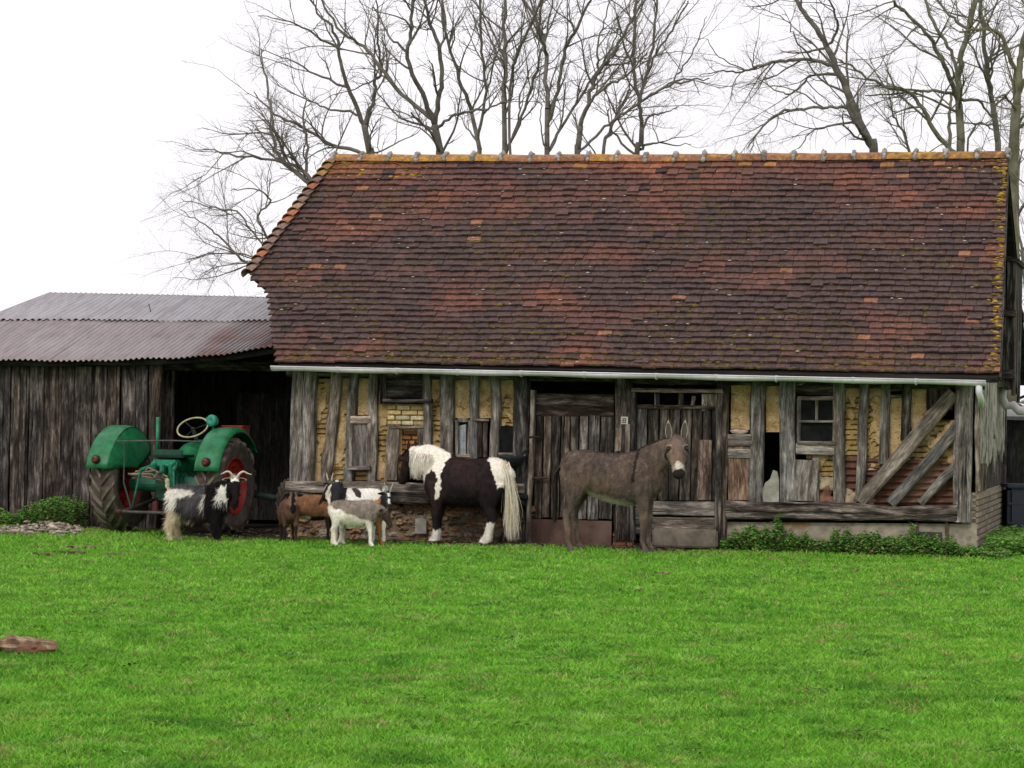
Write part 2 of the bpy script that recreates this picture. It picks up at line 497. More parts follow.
# boarding right under the tiles so no light comes through
und = MB()
def strip(fn, Lf, Rf, nv=14):
    vs = []; fs = []
    for i in range(nv + 1):
        v = i / nv
        for x in (Lf(v) + 0.02, Rf(v) - 0.02):
            p = fn(x, v); vs.append(p - Vector((0, 0, 0.035)))
            vs.append(p - Vector((0, 0, 0.06)))
    for i in range(nv):
        a = i * 4; fs += [(a, a + 2, a + 6, a + 4), (a + 1, a + 5, a + 7, a + 3), (a, a + 4, a + 5, a + 1), (a + 2, a + 3, a + 7, a + 6)]
    fs += [(0, 1, 3, 2)]
    und.add(vs, fs, (1, 1, 1), [(v.x * 0.2, v.y, v.z) for v in vs])
strip(front_fn, Lb, Rb); strip(back_fn, Lb, Rb)
strip(hip_fn, lambda v: -(hipB.y + (rl.y - hipB.y) * v), lambda v: -(hipA.y + (rl.y - hipA.y) * v))
und.build('roof_boarding', 'wood_black', roof_o)

# moss cushions caught between the courses
ms = MB()
for _ in range(2600):
    v = random.random() ** 1.25 * 0.85; x = random.uniform(Lb(v) + 0.1, Rb(v) - 0.1)
    if v > 0.06 and noise.noise((x * 0.75, v * 4, 11)) + .5 * noise.noise((x * 2.6, v * 12, 4)) < 0.16 and random.random() < 0.93: continue
    v = round(v * 36) / 36 + 0.004
    for q in range(random.randint(1, 5)):
        xx = x + random.uniform(-0.16, 0.16)
        if not (Lb(v) + 0.05 < xx < Rb(v) - 0.03): continue
        p = front_fn(xx, v) + Vector((0, -0.016, 0.020))
        r = random.uniform(0.010, 0.026)
        ball(ms, p, (r * random.uniform(1.2, 2.6), r * 0.9, r * 0.8), jit(random.choice([(0.085, 0.068, 0.02), (0.13, 0.095, 0.025), (0.06, 0.045, 0.018)]), 0.3), 1, 0.5)
for x in np.arange(El.x + 0.05, Er.x - 0.05, 0.055):   # along the eave
    if noise.noise((x * 1.6, 0, 4)) > -0.15:
        v = random.uniform(0.003, 0.028); p = front_fn(float(x), v) + Vector((0, 0, 0.024)); r = random.uniform(0.014, 0.028)
        ball(ms, p, (r * 1.6, r, r * 0.8), jit((0.12, 0.085, 0.025), 0.3), 1, 0.5)
for i in range(420):                                        # yellow lichen along the right verge and below the ridge
    if i % 3: v = random.random() ** 0.9 * 0.98; x = Rb(v) - abs(random.gauss(0, 0.05)) - 0.02
    else: v = random.uniform(0.90, 0.985); x = Lb(v) + random.random() ** 2 * 1.6 + 0.05 if i % 4 else Rb(v) - random.random() ** 2 * 1.2 - 0.03
    p = front_fn(x, v) + Vector((0, -0.012, 0.022)); r = random.uniform(0.012, 0.028)
    ball(ms, p, (r * 1.5, r, r * 0.5), jit(random.choice([(0.36, 0.23, 0.035), (0.24, 0.16, 0.03)]), 0.3), 1, 0.5)
for i in range(190):                                         # small pale specks added as highlights on the tiles
    v = random.random() * 0.95; x = random.uniform(Lb(v) + 0.1, Rb(v) - 0.1); p = front_fn(x, v) + Vector((0, -0.012, 0.03)); r = random.uniform(0.005, 0.014)
    ball(ms, p, (r * 2, r, r * 0.5), (0.55, 0.52, 0.48), 1, 0.6)
tag(ms.build('moss', 'stone', roof_o, smooth=True), 'clumps of olive moss and yellow lichen, with pale specks as highlights', kind='stuff')

# ridge: half-round tiles with mortar collars
nr = 23
def ridge_pt(k):
    x = Rl.x + (Rr.x - Rl.x) * k; return Vector((x, RIDGE_Y, zr(x) + 0.015 + 0.012 * noise.noise((x * 1.3, 0, 0)) - 0.02 * math.sin(PI * k)))
for i in range(nr):
    A = ridge_pt(i / nr); B = ridge_pt((i + 1) / nr); mb = MB(); n = 9; vs = []
    yl = random.choice([1, 1, 0]) if (i < 8 or i > 17) else random.choice([1, 0, 0, 0])
    c = jit((0.27, 0.135, 0.06) if yl else (0.25, 0.115, 0.06), 0.2)
    ra = 0.115; rb = 0.105
    cc = []
    nu = 8
    for u in range(nu + 1):
        k = u / nu; P = A.lerp(B, 0.03 + 0.94 * k)
        for rr_, in ((0,), (0.016,)):
            for j in range(n):
                a = PI * (j / (n - 1)) ; r_ = ra * (1 - k) + rb * k - rr_
                vs.append(P + Vector((0, -math.cos(a) * r_, math.sin(a) * r_ * 0.88 - 0.035)))
                q = noise.noise((P.x * 9, j * 0.8, i * 2.0)); cc.append(jit(c if q < (-.02 if yl else .28) else (0.40, 0.215, 0.040), 0.18))
    fs = []
    for u in range(nu):
        for j in range(n - 1):
            a = u * 2 * n + j; b_ = a + 2 * n
            fs += [(a, b_, b_ + 1, a + 1), (a + n, a + n + 1, b_ + n + 1, b_ + n)]
    for j in range(n - 1):
        fs.append((j, j + 1, j + n + 1, j + n)); a = nu * 2 * n + j; fs.append((a, a + n, a + n + 1, a + 1))
    mb.add(vs, fs, cc)
    mb.build('ridge_tile', 'tile', roof_o, smooth=True)
for i in range(nr + 1):
    P = ridge_pt(i / nr); mort = MB()
    for q in range(9):
        a = PI * (q + 0.3) / 8.6; r_ = random.uniform(0.028, 0.044)
        ball(mort, P + Vector((random.uniform(-0.012, 0.012), -math.cos(a) * 0.112, math.sin(a) * 0.105 - 0.03)), (r_ * 0.85, r_, r_), jit((0.33, 0.31, 0.285), 0.3), 1, 0.6)
    mort.build('ridge_mortar', 'plaster', roof_o, smooth=True)
# hip tiles, overlapping bonnets front and back
for side, tip in ((0, hipA), (1, hipB)):
    nh = 17
    for i in range(nh):
        A = tip.lerp(rl, (i - 0.2) / nh); B = tip.lerp(rl, (i + 1.15) / nh)
        d = (B - A).normalized(); up = Vector((-0.45, 0, 0.9)); s = d.cross(up).normalized(); u = s.cross(d)
        if u.z < 0: u = -u
        mb = MB(); vs = []; n = 8
        c = jit(random.choice([(0.24, 0.155, 0.12), (0.30, 0.19, 0.13), (0.20, 0.13, 0.11), (0.33, 0.13, 0.07)]) if i < 14 else (0.33, 0.185, 0.07), 0.2)
        for k, rr_, lf in ((0, 0.115, 0.035), (1, 0.085, 0.0)):
            P = A.lerp(B, k)
            for q in (0, 0.016):
                for j in range(n):
                    a = PI * j / (n - 1)
                    vs.append(P + s * (-math.cos(a) * (rr_ - q)) + u * (math.sin(a) * (rr_ - q) * 0.75 - 0.01 + lf))
        fs = []
        for j in range(n - 1):
            fs += [(j, 2 * n + j, 2 * n + j + 1, j + 1), (n + j, n + j + 1, 3 * n + j + 1, 3 * n + j), (j, j + 1, n + j + 1, n + j), (2 * n + j, 3 * n + j, 3 * n + j + 1, 2 * n + j + 1)]
        mb.add(vs, fs, c); mb.build('hip_tile', 'tile', roof_o, smooth=True)

# ------------------------------------------------------------------ wall pieces (positions read off the front plane)
def V2(px, py, ly=0.0): return at(px, py, ly)
def post(x0, y0, x1, y1, w, w2=None, ly=0.0, d=0.14, mat='wood', name='post', wob=0.010, mb=None, ragged=0.0, parent=None, col=(1, 1, 1)):
    s = 85.0
    m = mb or MB()
    beam(m, V2(x0, y0, ly), V2(x1, y1, ly), w / s, d, wob, wb=(w2 or w) / s, ragged=ragged, col=col)
    if mb is None: return m.build(name, mat, parent or barn)

def board(mb, x0, y0, x1, y1, w, ly=-0.05, d=0.03, w2=None, ragged=0.0, col=(1, 1, 1), wob=0.003):
    post(x0, y0, x1, y1, w, w2, ly, d, mb=mb, ragged=ragged, wob=wob, col=col)

def daub(x0, y0, x1, y1, ly=0.04, lath=0.5, col=(1, 1, 1), slant=0.0, name='daub_panel', seed=None):
    """clay infill; where the skin has fallen the laths show as ridges"""
    sd = random.uniform(0, 50) if seed is None else seed
    A, B, C, D = V2(x0, y1, ly), V2(x1, y1, ly), V2(x1, y0, ly), V2(x0, y0, ly)
    w = (B - A).length; h = (D - A).length
    nx = max(4, int(w / 0.015)); ny = max(6, int(h / 0.012))
    cols = []
    def fn(u, v, p):
        n1 = noise.noise((p.x * 3, p.z * 3, sd)) ; n2 = noise.noise((p.x * 14, p.z * 14, sd))
        zz = p.z + 0.015 * noise.noise((p.x * 4, p.z * 2, sd + 5)) + slant * (p.x - A.x)
        ph = (zz / 0.062) % 1.0
        fallen = 1 if (n1 + 0.35 * n2 + lath - 0.5 - 0.5 * v * 0.6) > -0.05 else 0
        dpt = 0.010 * n2 + 0.02 * n1; tone = 1.0
        if fallen:
            g = 1 if (ph < 0.20 and noise.noise((p.x * 9, int(zz / 0.062) * 1.7, sd)) > -0.28) else 0
            dpt += 0.018 + 0.028 * g
            tone = 0.45 if g else 0.86
        cr_ = abs(noise.noise((p.x * 5, p.z * 6, sd + 20)))
        if cr_ < 0.009: dpt += 0.01; tone *= 0.7
        cols.append(jit((col[0] * tone, col[1] * tone, col[2] * tone * (0.85 if fallen else 1.0)), 0.06))
        return p + Vector((0, dpt, 0))
    mb = MB(); sheet(mb, A, B, C, D, nx, ny, fn)
    mb.c = cols
    n0 = len(mb.v); mb.add([v + Vector((0, 0.09, 0)) for v in (A, B, C, D)], [(3, 2, 1, 0)], (0.6, 0.5, 0.4))
    return mb.build(name, 'daub', barn)

# --- left bays
post(307, 368, 302, 500, 25, 22, ly=-0.02, d=0.2)                       # corner post, split down the middle
post(297, 368, 294, 502, 6, 5, ly=-0.06, d=0.12, wob=0.015)
for r in [(315, 378, 335, 486, 0.7), (332, 378, 352, 486, 0.6), (358, 378, 372, 415, 0.15), (355, 466, 374, 486, 0.8), (376, 378, 389, 486, 0.6), (428, 378, 443, 486, 0.55), (455, 458, 515, 486, 0.6), (398, 425, 402, 480, 0.6), (455, 378, 473, 418, 0.1), (478, 378, 491, 418, 0.15), (499, 376, 515, 426, 0.2)]:
    daub(*r[:4], lath=r[4])
post(337, 368, 327, 482, 12, 11, wob=0.02)
post(356, 368, 348, 482, 9, 9, wob=0.014)
post(375, 368, 373, 482, 9, 8)
post(385, 372, 385, 404, 6, mat='wood_dark')
post(428, 368, 427, 472, 8, 8)
post(449, 368, 448, 470, 15, 13)
post(476, 368, 473, 480, 9, 8)
post(495, 368, 495, 480, 10, 9)
post(522, 368, 521, 540, 17, 15, mat='wood_dark')
# little plank hatch between two posts
h = MB(); board(h, 361, 424, 361, 466, 18, ly=-0.04, d=0.03)
hat = h.build('hatch', 'wood', barn); tag(hat, 'small closed board hatch in a grey frame')
h = MB(); board(h, 351, 420, 371, 420, 8, ly=-0.06, d=0.05, col=(1.5, 1.45, 1.4)); board(h, 352, 420, 351, 468, 4, ly=-0.05, d=0.06); board(h, 370, 420, 369, 468, 4, ly=-0.05, d=0.06); board(h, 349, 468, 371, 468, 4, ly=-0.08, d=0.10)
h.build('hatch_frame', 'wood', hat)
# bricked-up window the pony looks into
wn = MB(); board(wn, 387, 388, 430, 388, 20, ly=-0.01, d=0.06, col=(0.7, 0.65, 0.6)); board(wn, 384, 401, 432, 401, 4, ly=-0.06, d=0.12)
win0 = wn.build('window', 'wood_dark', barn); tag(win0, 'half bricked-up window with a dark lintel')
wn = MB(); board(wn, 394, 424, 391, 480, 13, ly=-0.03, d=0.06); board(wn, 421, 424, 420, 480, 6, ly=-0.03, d=0.06); board(wn, 391, 427, 424, 427, 3, ly=-0.05, d=0.05)
wn.build('window_frame', 'wood', win0)
bk = MB()
def bricks(mb, x0, y0, x1, y1, ly, bw=0.19, bh=0.058, cols=((0.3, 0.14, 0.08),), gap=0.012, dep=0.08, jl=0.012, back=(0.22, 0.18, 0.13)):
    A = V2(x0, y1, ly); B = V2(x1, y1, ly); D = V2(x0, y0, ly); z = A.z; i = 0
    c = (A + V2(x1, y0, ly)) / 2
    box(mb, c + Vector((0, 0.06, 0)), ((B - A).length, 0.06, D.z - A.z), col=back)
    while z < D.z - 0.02:
        x = A.x - (bw / 2 if i % 2 else 0); hh = min(bh, D.z - z) * random.uniform(0.9, 1.05)
        while x < B.x - 0.01:
            w = bw * random.uniform(0.8, 1.1); a = max(x, A.x); b_ = min(x + w - gap, B.x)
            if b_ - a > 0.03: box(mb, ((a + b_) / 2, A.y + random.uniform(-jl, jl) + 0.02, z + hh / 2), (b_ - a, dep, hh - gap), Matrix.Rotation(random.uniform(-0.03, 0.03), 3, 'Y'), jit(random.choice(cols), 0.25), 0.006)
            x += w
        z += bh + gap * 0.3; i += 1
bricks(bk, 388, 404, 425, 425, 0.02, cols=((0.52, 0.42, 0.24), (0.45, 0.33, 0.15), (0.56, 0.48, 0.32)), back=(0.42, 0.33, 0.18))
bricks(bk, 399, 428, 419, 470, 0.06, cols=((0.32, 0.15, 0.05), (0.24, 0.11, 0.045)), back=(0.2, 0.12, 0.06))
bk.build('brick_infill', 'brick', win0)
# narrow glazed lights and a dark shutter behind the pony
wn = MB(); board(wn, 463, 418, 463, 422, 11, ly=0.0, d=0.05); board(wn, 457, 456, 471, 456, 4, ly=-0.04, d=0.08, col=(1.4, 1.4, 1.35)); board(wn, 457, 420, 457, 456, 3, ly=-0.03, d=0.06); board(wn, 470, 420, 469, 456, 3, ly=-0.03, d=0.06)
w1 = wn.build('window', 'wood', barn); tag(w1, 'narrow window with a pale cloth behind the pane')
g = MB(); sheet(g, V2(458, 455, .03), V2(469, 455, .03), V2(469, 421, .03), V2(458, 421, .03), 1, 1, lambda u, v, p: p); g.build('pane', 'glass', w1)
g = MB(); sheet(g, V2(459, 454, .016), V2(466, 454, .016), V2(466, 424, .016), V2(459, 426, .016), 10, 6, lambda u, v, p: p + Vector((0, 0.006 * math.sin(u * 20), 0)), col=(0.42, 0.45, 0.47)); g.c = [(0.42, 0.45, 0.47)] * len(g.v); g.build('curtain', 'plaster', w1)
s_ = MB()
for k in range(3): board(s_, 475 + k * 5.2, 420, 474.5 + k * 5.2, 457, 5, ly=-0.04, d=0.03, col=(0.75, 0.6, 0.55))
board(s_, 472, 420, 489, 420, 3, ly=-0.06, d=0.03, col=(1.6, 1.5, 1.4))
tag(s_.build('shutter', 'wood_dark', barn), 'dark board shutter')
wn = MB(); board(wn, 499, 454, 515, 454, 3, ly=-0.03, d=0.06)
w2 = wn.build('window', 'wood', barn); tag(w2, 'small arched dark pane')
g = MB(); arc = [V2(500, 453, -0.02)] + [V2(507 - 7 * math.cos(a), 432 - 7 * math.sin(a), -0.02) for a in np.linspace(0, PI, 10)] + [V2(514, 453, -0.02)]
g.add(arc, [tuple(range(len(arc)))[::-1]], (1, 1, 1)); g.build('pane', 'glass', w2)
g = MB(); board(g, 507, 457, 507, 482, 16, ly=0.0, d=0.04); board(g, 484, 460, 484, 482, 8, ly=0.0, d=0.04); board(g, 463, 460, 463, 482, 12, ly=0.0, d=0.04); g.build('board', 'wood_dark', barn)
# sill beams under the left bays
post(288, 487, 526, 489, 11, ly=-0.05, d=0.22, name='sill_beam', mat='wood', wob=0.012)
post(292, 498, 526, 500, 11, ly=-0.09, d=0.2, name='sill_beam', mat='wood_dark', wob=0.010)
post(288, 370, 985, 384, 13, ly=0.03, d=0.14, name='wall_plate', mat='wood_dark', wob=0.008)

# rubble plinth, stone by stone
pl = MB()
A = V2(290, 540, 0); B = V2(525, 540, 0); zt = V2(400, 503, 0).z
box(pl, ((A.x + B.x) / 2, 0.14, zt / 2 - 0.06), (B.x - A.x, 0.3, zt + 0.02), col=(0.17, 0.125, 0.085))
z = -0.04; row = 0
while z < zt - 0.03:
    h_ = random.uniform(0.05, 0.085); x = A.x - random.uniform(0, 0.1)
    while x < B.x:
        w = random.uniform(0.07, 0.22); c = random.choice([(0.21, 0.16, 0.11), (0.25, 0.16, 0.09), (0.14, 0.11, 0.085), (0.20, 0.10, 0.065), (0.28, 0.23, 0.17), (0.24, 0.14, 0.075), (0.10, 0.075, 0.06)])
        if z > zt - 0.13 and x < A.x + 1.9: c = random.choice([(0.33, 0.14, 0.08), (0.28, 0.13, 0.08)])
        ball(pl, (x + w / 2, 0.022 + random.uniform(-0.03, 0.02), z + h_ / 2 + random.uniform(-.012, .012)), (w / 2 * 1.02, 0.06, h_ / 2 * 1.15), jit(c, 0.3), 2, 0.8)
        x += w
    z += h_
tag(pl.build('plinth', 'stone', barn), 'rough plinth of mixed stone and brick')
fr = MB(); box(fr, V2(421, 526, -0.08), (0.14, 0.03, 0.18), col=(0.30, 0.28, 0.24)); fr.build('stone_slab', 'plaster', barn)
# feeding trough on a bracket left of the door
t_ = MB()
P = V2(512, 460, -0.16)
lathe(t_, [(0.02, -0.10), (0.11, -0.07), (0.155, 0.02), (0.165, 0.05), (0.15, 0.05), (0.14, 0.02), (0.10, -0.055), (0.02, -0.085)], P, (0, 0, 1), 20, (0.018, 0.02, 0.022))
tube(t_, [V2(513, 462, -0.28), V2(528, 449, -0.12)], 0.018, 6, (0.018, 0.02, 0.022))
tube(t_, [V2(512, 470, -0.16), V2(516, 482, -0.1), V2(518, 500, -0.1)], 0.015, 6, (0.018, 0.02, 0.022))
box(t_, V2(521, 497, -0.14), (0.17, 0.14, 0.07), col=(0.018, 0.02, 0.022), ch=0.01)
tr = t_.build('drinking_bowl', 'iron', barn, smooth=True); tag(tr, 'black iron bowl on a bracket')

# --- left door
def plank_door(name, x0, x1, y0, y1, n, ly, mat, gapp=0.8, cols=None, lean=-2.2):
    m = MB(); w = (x1 - x0) / n; x = x0
    for i in range(n):
        ww = w * random.uniform(0.8, 1.2) if i < n - 1 else x1 - x
        c = cols[i % len(cols)] if cols else random.uniform(0.6, 1.7)
        board(m, x + ww / 2, y0 + random.uniform(-1, 1), x + ww / 2 + lean, y1 + random.uniform(-2, 0), ww - gapp, ly=ly + random.uniform(-.008, .008), d=0.03, col=(c, c * 0.97, c * 0.95), ragged=0.02)
        x += ww
    return m.build(name, mat, barn)
post(533, 390, 529, 545, 4, ly=-0.06, d=0.12, name='door_frame', mat='wood')
d1 = plank_door('door', 535, 615, 416, 520, 8, 0.0, 'wood_dark', cols=[0.7, 2.0, 0.6, 1.3, 0.8, 2.2, 1.5, 0.9])
tag(d1, 'closed plank door with a rusty metal foot')
m = MB(); board(m, 535, 399, 614, 400, 12, ly=-0.01, d=0.04, col=(0.8, 0.7, 0.65)); board(m, 536, 410, 614, 411, 12, ly=0.0, d=0.04, col=(0.75, 0.65, 0.6)); m.build('top_rail', 'wood_dark', d1)
m = MB(); A_ = V2(529, 546, -0.04); B_ = V2(611, 546, -0.04); C_ = V2(612, 520, -0.04); D_ = V2(530, 520, -0.04)
box(m, (A_ + C_) / 2, ((B_ - A_).length, 0.006, (D_ - A_).length), col=(0.50, 0.48, 0.50)); m.build('kick_plate', 'rust_sheet', d1)
m = MB(); tube(m, [V2(529, 437, -0.14), V2(540, 437, -0.06)], 0.012, 6, (0.03, 0.02, 0.02)); tube(m, [V2(531, 478, -0.1), V2(548, 478, -0.06)], 0.014, 6, (0.05, 0.03, 0.03)); m.build('hinge', 'iron', d1)
post(624, 372, 622, 540, 17, 17, mat='wood_dark', ly=-0.03)
m = MB(); board(m, 619, 428, 618, 452, 6, ly=-0.11, d=0.015, ragged=0.03); board(m, 628, 424, 627, 470, 5, ly=-0.11, d=0.015, ragged=0.05); m.build('board', 'wood', barn)
# number plate
npl = MB(); P = V2(624.5, 420.5, -0.115); box(npl, P, (0.085, 0.006, 0.09), col=(0.50, 0.48, 0.44), ch=0.002)
plate = npl.build('number_plate', 'plaster', barn); tag(plate, 'small white enamel house number plate')
dg = MB()
def bar(dx, dz, w, h): box(dg, P + Vector((dx, -0.006, dz)), (w, 0.004, h), col=(0.02, 0.02, 0.02))
for dz in (-0.024, 0.0, 0.024): bar(0, dz, 0.030, 0.007)
for dx in (-0.017, 0.017): bar(dx, 0, 0.008, 0.055)
dg.build('digit', 'iron', plate)
# --- wide double door
m = MB(); board(m, 632, 390, 723, 391, 4, ly=-0.08, d=0.08, col=(1.0, .95, .9)); m.build('door_frame', 'wood', barn)
post(634, 391, 633, 540, 4, mat='wood_dark', ly=-0.03, name='door_frame')
post(722, 391, 718, 540, 6, 7, mat='wood_dark', ly=-0.05, name='door_frame')
d2 = plank_door('door', 637, 719, 405, 502, 8, 0.02, 'wood_dark', cols=[2.0, 0.8, 1.0, 0.6, 0.9, 0.7, 0.8, 0.6], gapp=1.0)
tag(d2, 'wide old plank door with open gaps above it')
m = MB(); board(m, 637, 406, 720, 408, 4, ly=-0.01, d=0.03, col=(.9, .85, .8))
for px in (657, 681): board(m, px, 392, px, 408, 5, ly=-0.01, d=0.03, col=(1.5, 1.4, 1.3))
board(m, 694, 396, 692, 408, 4, ly=0.02, d=0.03, col=(2, 1.9, 1.8))
board(m, 711, 394, 711, 412, 18, ly=0.0, d=0.03, ragged=0.05, col=(3.0, 2.9, 2.7))
board(m, 705, 440, 704, 500, 14, ly=-0.03, d=0.02, ragged=0.0, col=(1.6, 1.3, 1.2))
m.build('top_rail', 'wood_dark', d2)
m = MB()
board(m, 652, 508, 720, 509, 14, ly=-0.04, d=0.04, wob=0.006); board(m, 652, 523, 718, 524, 12, ly=-0.05, d=0.04, wob=0.006); board(m, 633, 516, 654, 517, 36, ly=0.0, d=0.03, col=(.5, .5, .5))
m.build('bottom_board', 'wood', d2)
m = MB(); box(m, V2(686, 538, -0.08), (0.78, 0.2, 0.22), col=(0.26, 0.22, 0.17), ch=0.02); m.build('door_step', 'plaster', barn)
m = MB(); bricks(m, 613, 532, 633, 546, -0.06, 0.17, 0.05, cols=((0.30, 0.12, 0.07), (0.25, 0.11, 0.07))); m.build('brick_pier', 'brick', barn)
post(724, 374, 721, 542, 12, 12, mat='wood_dark', ly=-0.02)

# --- right bays
rb = [(731, 380, 751, 430, 0.1), (766, 380, 782, 432, 0.15), (806, 446, 836, 480, 0.9), (845, 380, 861, 460, 0.35), (866, 380, 884, 470, 0.5), (888, 398, 904, 460, 0.15), (909, 380, 930, 440, 0.25), (905, 420, 957, 464, 0.6)]
for r in rb: daub(*r[:4], lath=r[4], slant=(-0.5 if r[0] > 860 and r[0] < 890 else 0.0))
m = MB(); P0 = V2(735, 380); 
board(m, 739, 438, 739, 500, 21, ly=-0.03, d=0.04, col=(1.1, 0.85, 0.72)); board(m, 728, 440, 752, 440, 12, ly=-0.05, d=0.05, col=(.9, .8, .75)); board(m, 728, 453, 751, 454, 9, ly=-0.05, d=0.04)
ball(m, V2(739, 431, -0.03), (0.11, 0.04, 0.035), (2.0, 1.8, 1.5), 2, 0.5)
tag(m.build('hatch', 'wood', barn), 'warm brown board panel')
post(758, 372, 756, 503, 15, 14)
post(788, 372, 788, 503, 16, 15)
# ragged plaster lump at the foot of the dark opening
m = MB(); pts = [(762, 502), (779, 502), (779, 480), (777, 472), (773, 470), (770, 479), (765, 483), (761, 494)]
vv = [V2(x, y, -0.03) for x, y in pts]; n_ = len(vv)
m.add(vv + [v + Vector((0, .08, 0)) for v in vv], [tuple(range(n_))] + [((i + 1) % n_, i, i + n_, (i + 1) % n_ + n_) for i in range(n_)], (0.32, 0.31, 0.26)); m.build('plaster_fragment', 'plaster', barn)
# casement
m = MB()
for a in ((799, 398, 799, 444, 4), (834, 398, 834, 444, 3), (817, 399, 817, 421, 3)): board(m, *a, ly=-0.05, d=0.05, col=(0.85, .85, .8))
for a in ((798, 398, 835, 398, 4), (799, 421.5, 834, 421.5, 2.5), (798, 443, 836, 443, 4)): board(m, *a, ly=-0.056, d=0.055, col=(0.9, .9, .85))
cs = m.build('window', 'wood', barn); tag(cs, 'small weathered casement with dark panes')
for (x0, y0, x1, y1) in ((801, 400, 816, 420), (819, 400, 833, 420), (801, 423, 833, 441)):
    g = MB(); sheet(g, V2(x0, y1, -.03), V2(x1, y1, -.03), V2(x1, y0, -.03), V2(x0, y0, -.03), 1, 1, lambda u, v, p: p); g.build('pane', 'glass', cs)
m = MB(); board(m, 796, 388, 836, 389, 13, ly=-0.01, d=0.06, col=(0.9, .8, .75)); m.build('lintel', 'wood_dark', barn)
m = MB(); board(m, 796, 449, 835, 450, 11, ly=-0.04, d=0.05, col=(1.1, 1.1, 1.1)); board(m, 806, 460, 804, 502, 26, ly=-0.07, d=0.06, ragged=0.02, wob=0.02); board(m, 816, 458, 816, 502, 7, ly=-0.05, d=0.05)
m.build('board', 'wood', barn)
m = MB(); ball(m, V2(825, 497, 0.03), (0.13, 0.05, 0.13), (0.22, 0.11, 0.075), 3, 1.1); ball(m, V2(827, 484, 0.04), (0.12, 0.05, 0.10), (0.42, 0.34, 0.23), 3, 1.2); ball(m, V2(849, 498, 0.04), (0.12, 0.05, 0.09), (0.38, 0.30, 0.20), 3, 1.2); ball(m, V2(868, 501, 0.04), (0.09, 0.05, 0.08), (0.32, 0.22, 0.13), 3, 1.2)
m.build('plaster_fragment', 'plaster', barn, smooth=True)
post(840, 372, 839, 504, 12, 11)
post(866, 376, 859, 502, 10, 8, wob=0.012)
post(887, 378, 883, 464, 9, 9)
post(907, 378, 905, 440, 9, 9, mat='wood_dark')
m = MB(); board(m, 889, 389, 904, 389, 4, ly=0.02, d=0.05, col=(.5, .5, .5)); board(m, 889, 396, 904, 396, 3, ly=0.0, d=0.05); m.build('vent_slat', 'wood', barn)
m = MB(); board(m, 940, 381, 940, 410, 26, ly=0.0, d=0.05, col=(.9, .85, .8)); m.build('board', 'wood_dark', barn)
# corrugated patch behind the braces (ribs run along the wall)
cs_ = MB()
sheet(cs_, V2(845, 505, .05), V2(957, 505, .05), V2(957, 459, .05), V2(845, 455, .05), 2, 70, lambda u, v, p: p + Vector((0, 0.018 * math.cos(v * 2 * PI * 7.2), 0)), col=(1.1, 0.75, 0.7))
cs_.c = [(0.95, .85, .80)] * len(cs_.v)
tag(cs_.build('corrugated_patch', 'rust_sheet', barn, smooth=True), 'rusty corrugated sheet patching the wall')
post(953, 392, 860, 502, 15, 14, ly=-0.07, d=0.10, name='brace', wob=0.012)
post(959, 426, 891, 504, 12, 10, ly=-0.06, d=0.09, name='brace', wob=0.012)
post(959, 464, 921, 504, 10, 7, ly=-0.05, d=0.09, name='brace', wob=0.012)
post(965, 374, 962, 522, 18, 17, ly=-0.03, d=0.2, name='post', wob=0.01)
post(727, 506, 958, 511, 11, ly=-0.05, d=0.22, name='sill_beam', mat='wood_dark', wob=0.016, col=(1.7, 1.6, 1.5))
post(727, 514, 958, 518, 9, ly=-0.04, d=0.2, name='sill_beam', mat='wood_dark', wob=0.012, col=(1.7, 1.6, 1.5))
# cement plinth
m = MB()
A = V2(727, 522, -0.03); B = V2(977, 524, -0.03)
nx = 60
def fnp(u, v, p): return p + Vector((0, -0.02 * noise.noise((p.x * 2, p.z * 3, 1)) - 0.006 * noise.noise((p.x * 12, p.z * 12, 1)), 0))
sheet(m, (A.x, -.03, -0.1), (B.x, -.03, -0.1), (B.x, -.03, B.z), (A.x, -.03, A.z), nx, 14, fnp)
m.c = []
for v in m.v:
    q = noise.noise((v[0] * 1.6, v[2] * 3, 7)); m.c.append((0.33, 0.29, 0.22) if q < 0.22 else (0.27, 0.185, 0.10))
box(m, ((A.x + B.x) / 2, 0.12, (A.z - 0.1) / 2), (B.x - A.x - 0.02, 0.24, A.z + 0.06), col=(0.28, 0.25, 0.2))
plR = m.build('plinth', 'plaster', barn); tag(plR, 'stained cement plinth')
m = MB(); box(m, V2(930, 538, -0.055), (0.27, 0.02, 0.14), col=(0.05, 0.055, 0.055), ch=0.004); m.build('vent_dark_plate', 'iron', barn)  # dark plate standing in for the shade inside the vent opening
m = MB(); board(m, 917, 522, 917, 546, 2, ly=-0.06, d=0.03, col=(.4, .4, .4)); board(m, 947, 522, 947, 546, 3, ly=-0.06, d=0.03, col=(.6, .5, .4)); m.build('board', 'wood', barn)

# --- right end wall (recedes from the corner)
XR = V2(975, 520, 0).x
XL = V2(292, 520, 0).x
DEP = 4.5
m = MB()
zt = V2(975, 493, 0).z
def brick_side(mb, x, y0, y1, z0, z1):
    z = z0; i = 0
    box(mb, (x - 0.10, (y0 + y1) / 2, (z0 + z1) / 2), (0.16, y1 - y0, z1 - z0), col=(0.26, 0.23, 0.18))
    while z < z1 - 0.02:
        y = y0 - (0.1 if i % 2 else 0)
        while y < y1:
            a = max(y, y0); b_ = min(y + 0.205, y1)
            if b_ - a > 0.03: box(mb, (x - 0.03, (a + b_) / 2, z + 0.03), (0.08, b_ - a, 0.055), col=jit(random.choice([(0.27, 0.225, 0.17), (0.24, 0.19, 0.14), (0.20, 0.17, 0.14)]), 0.2), ch=0.005)
            y += 0.22
        z += 0.068; i += 1
brick_side(m, XR + 0.03, -0.02, DEP, -0.1, zt)
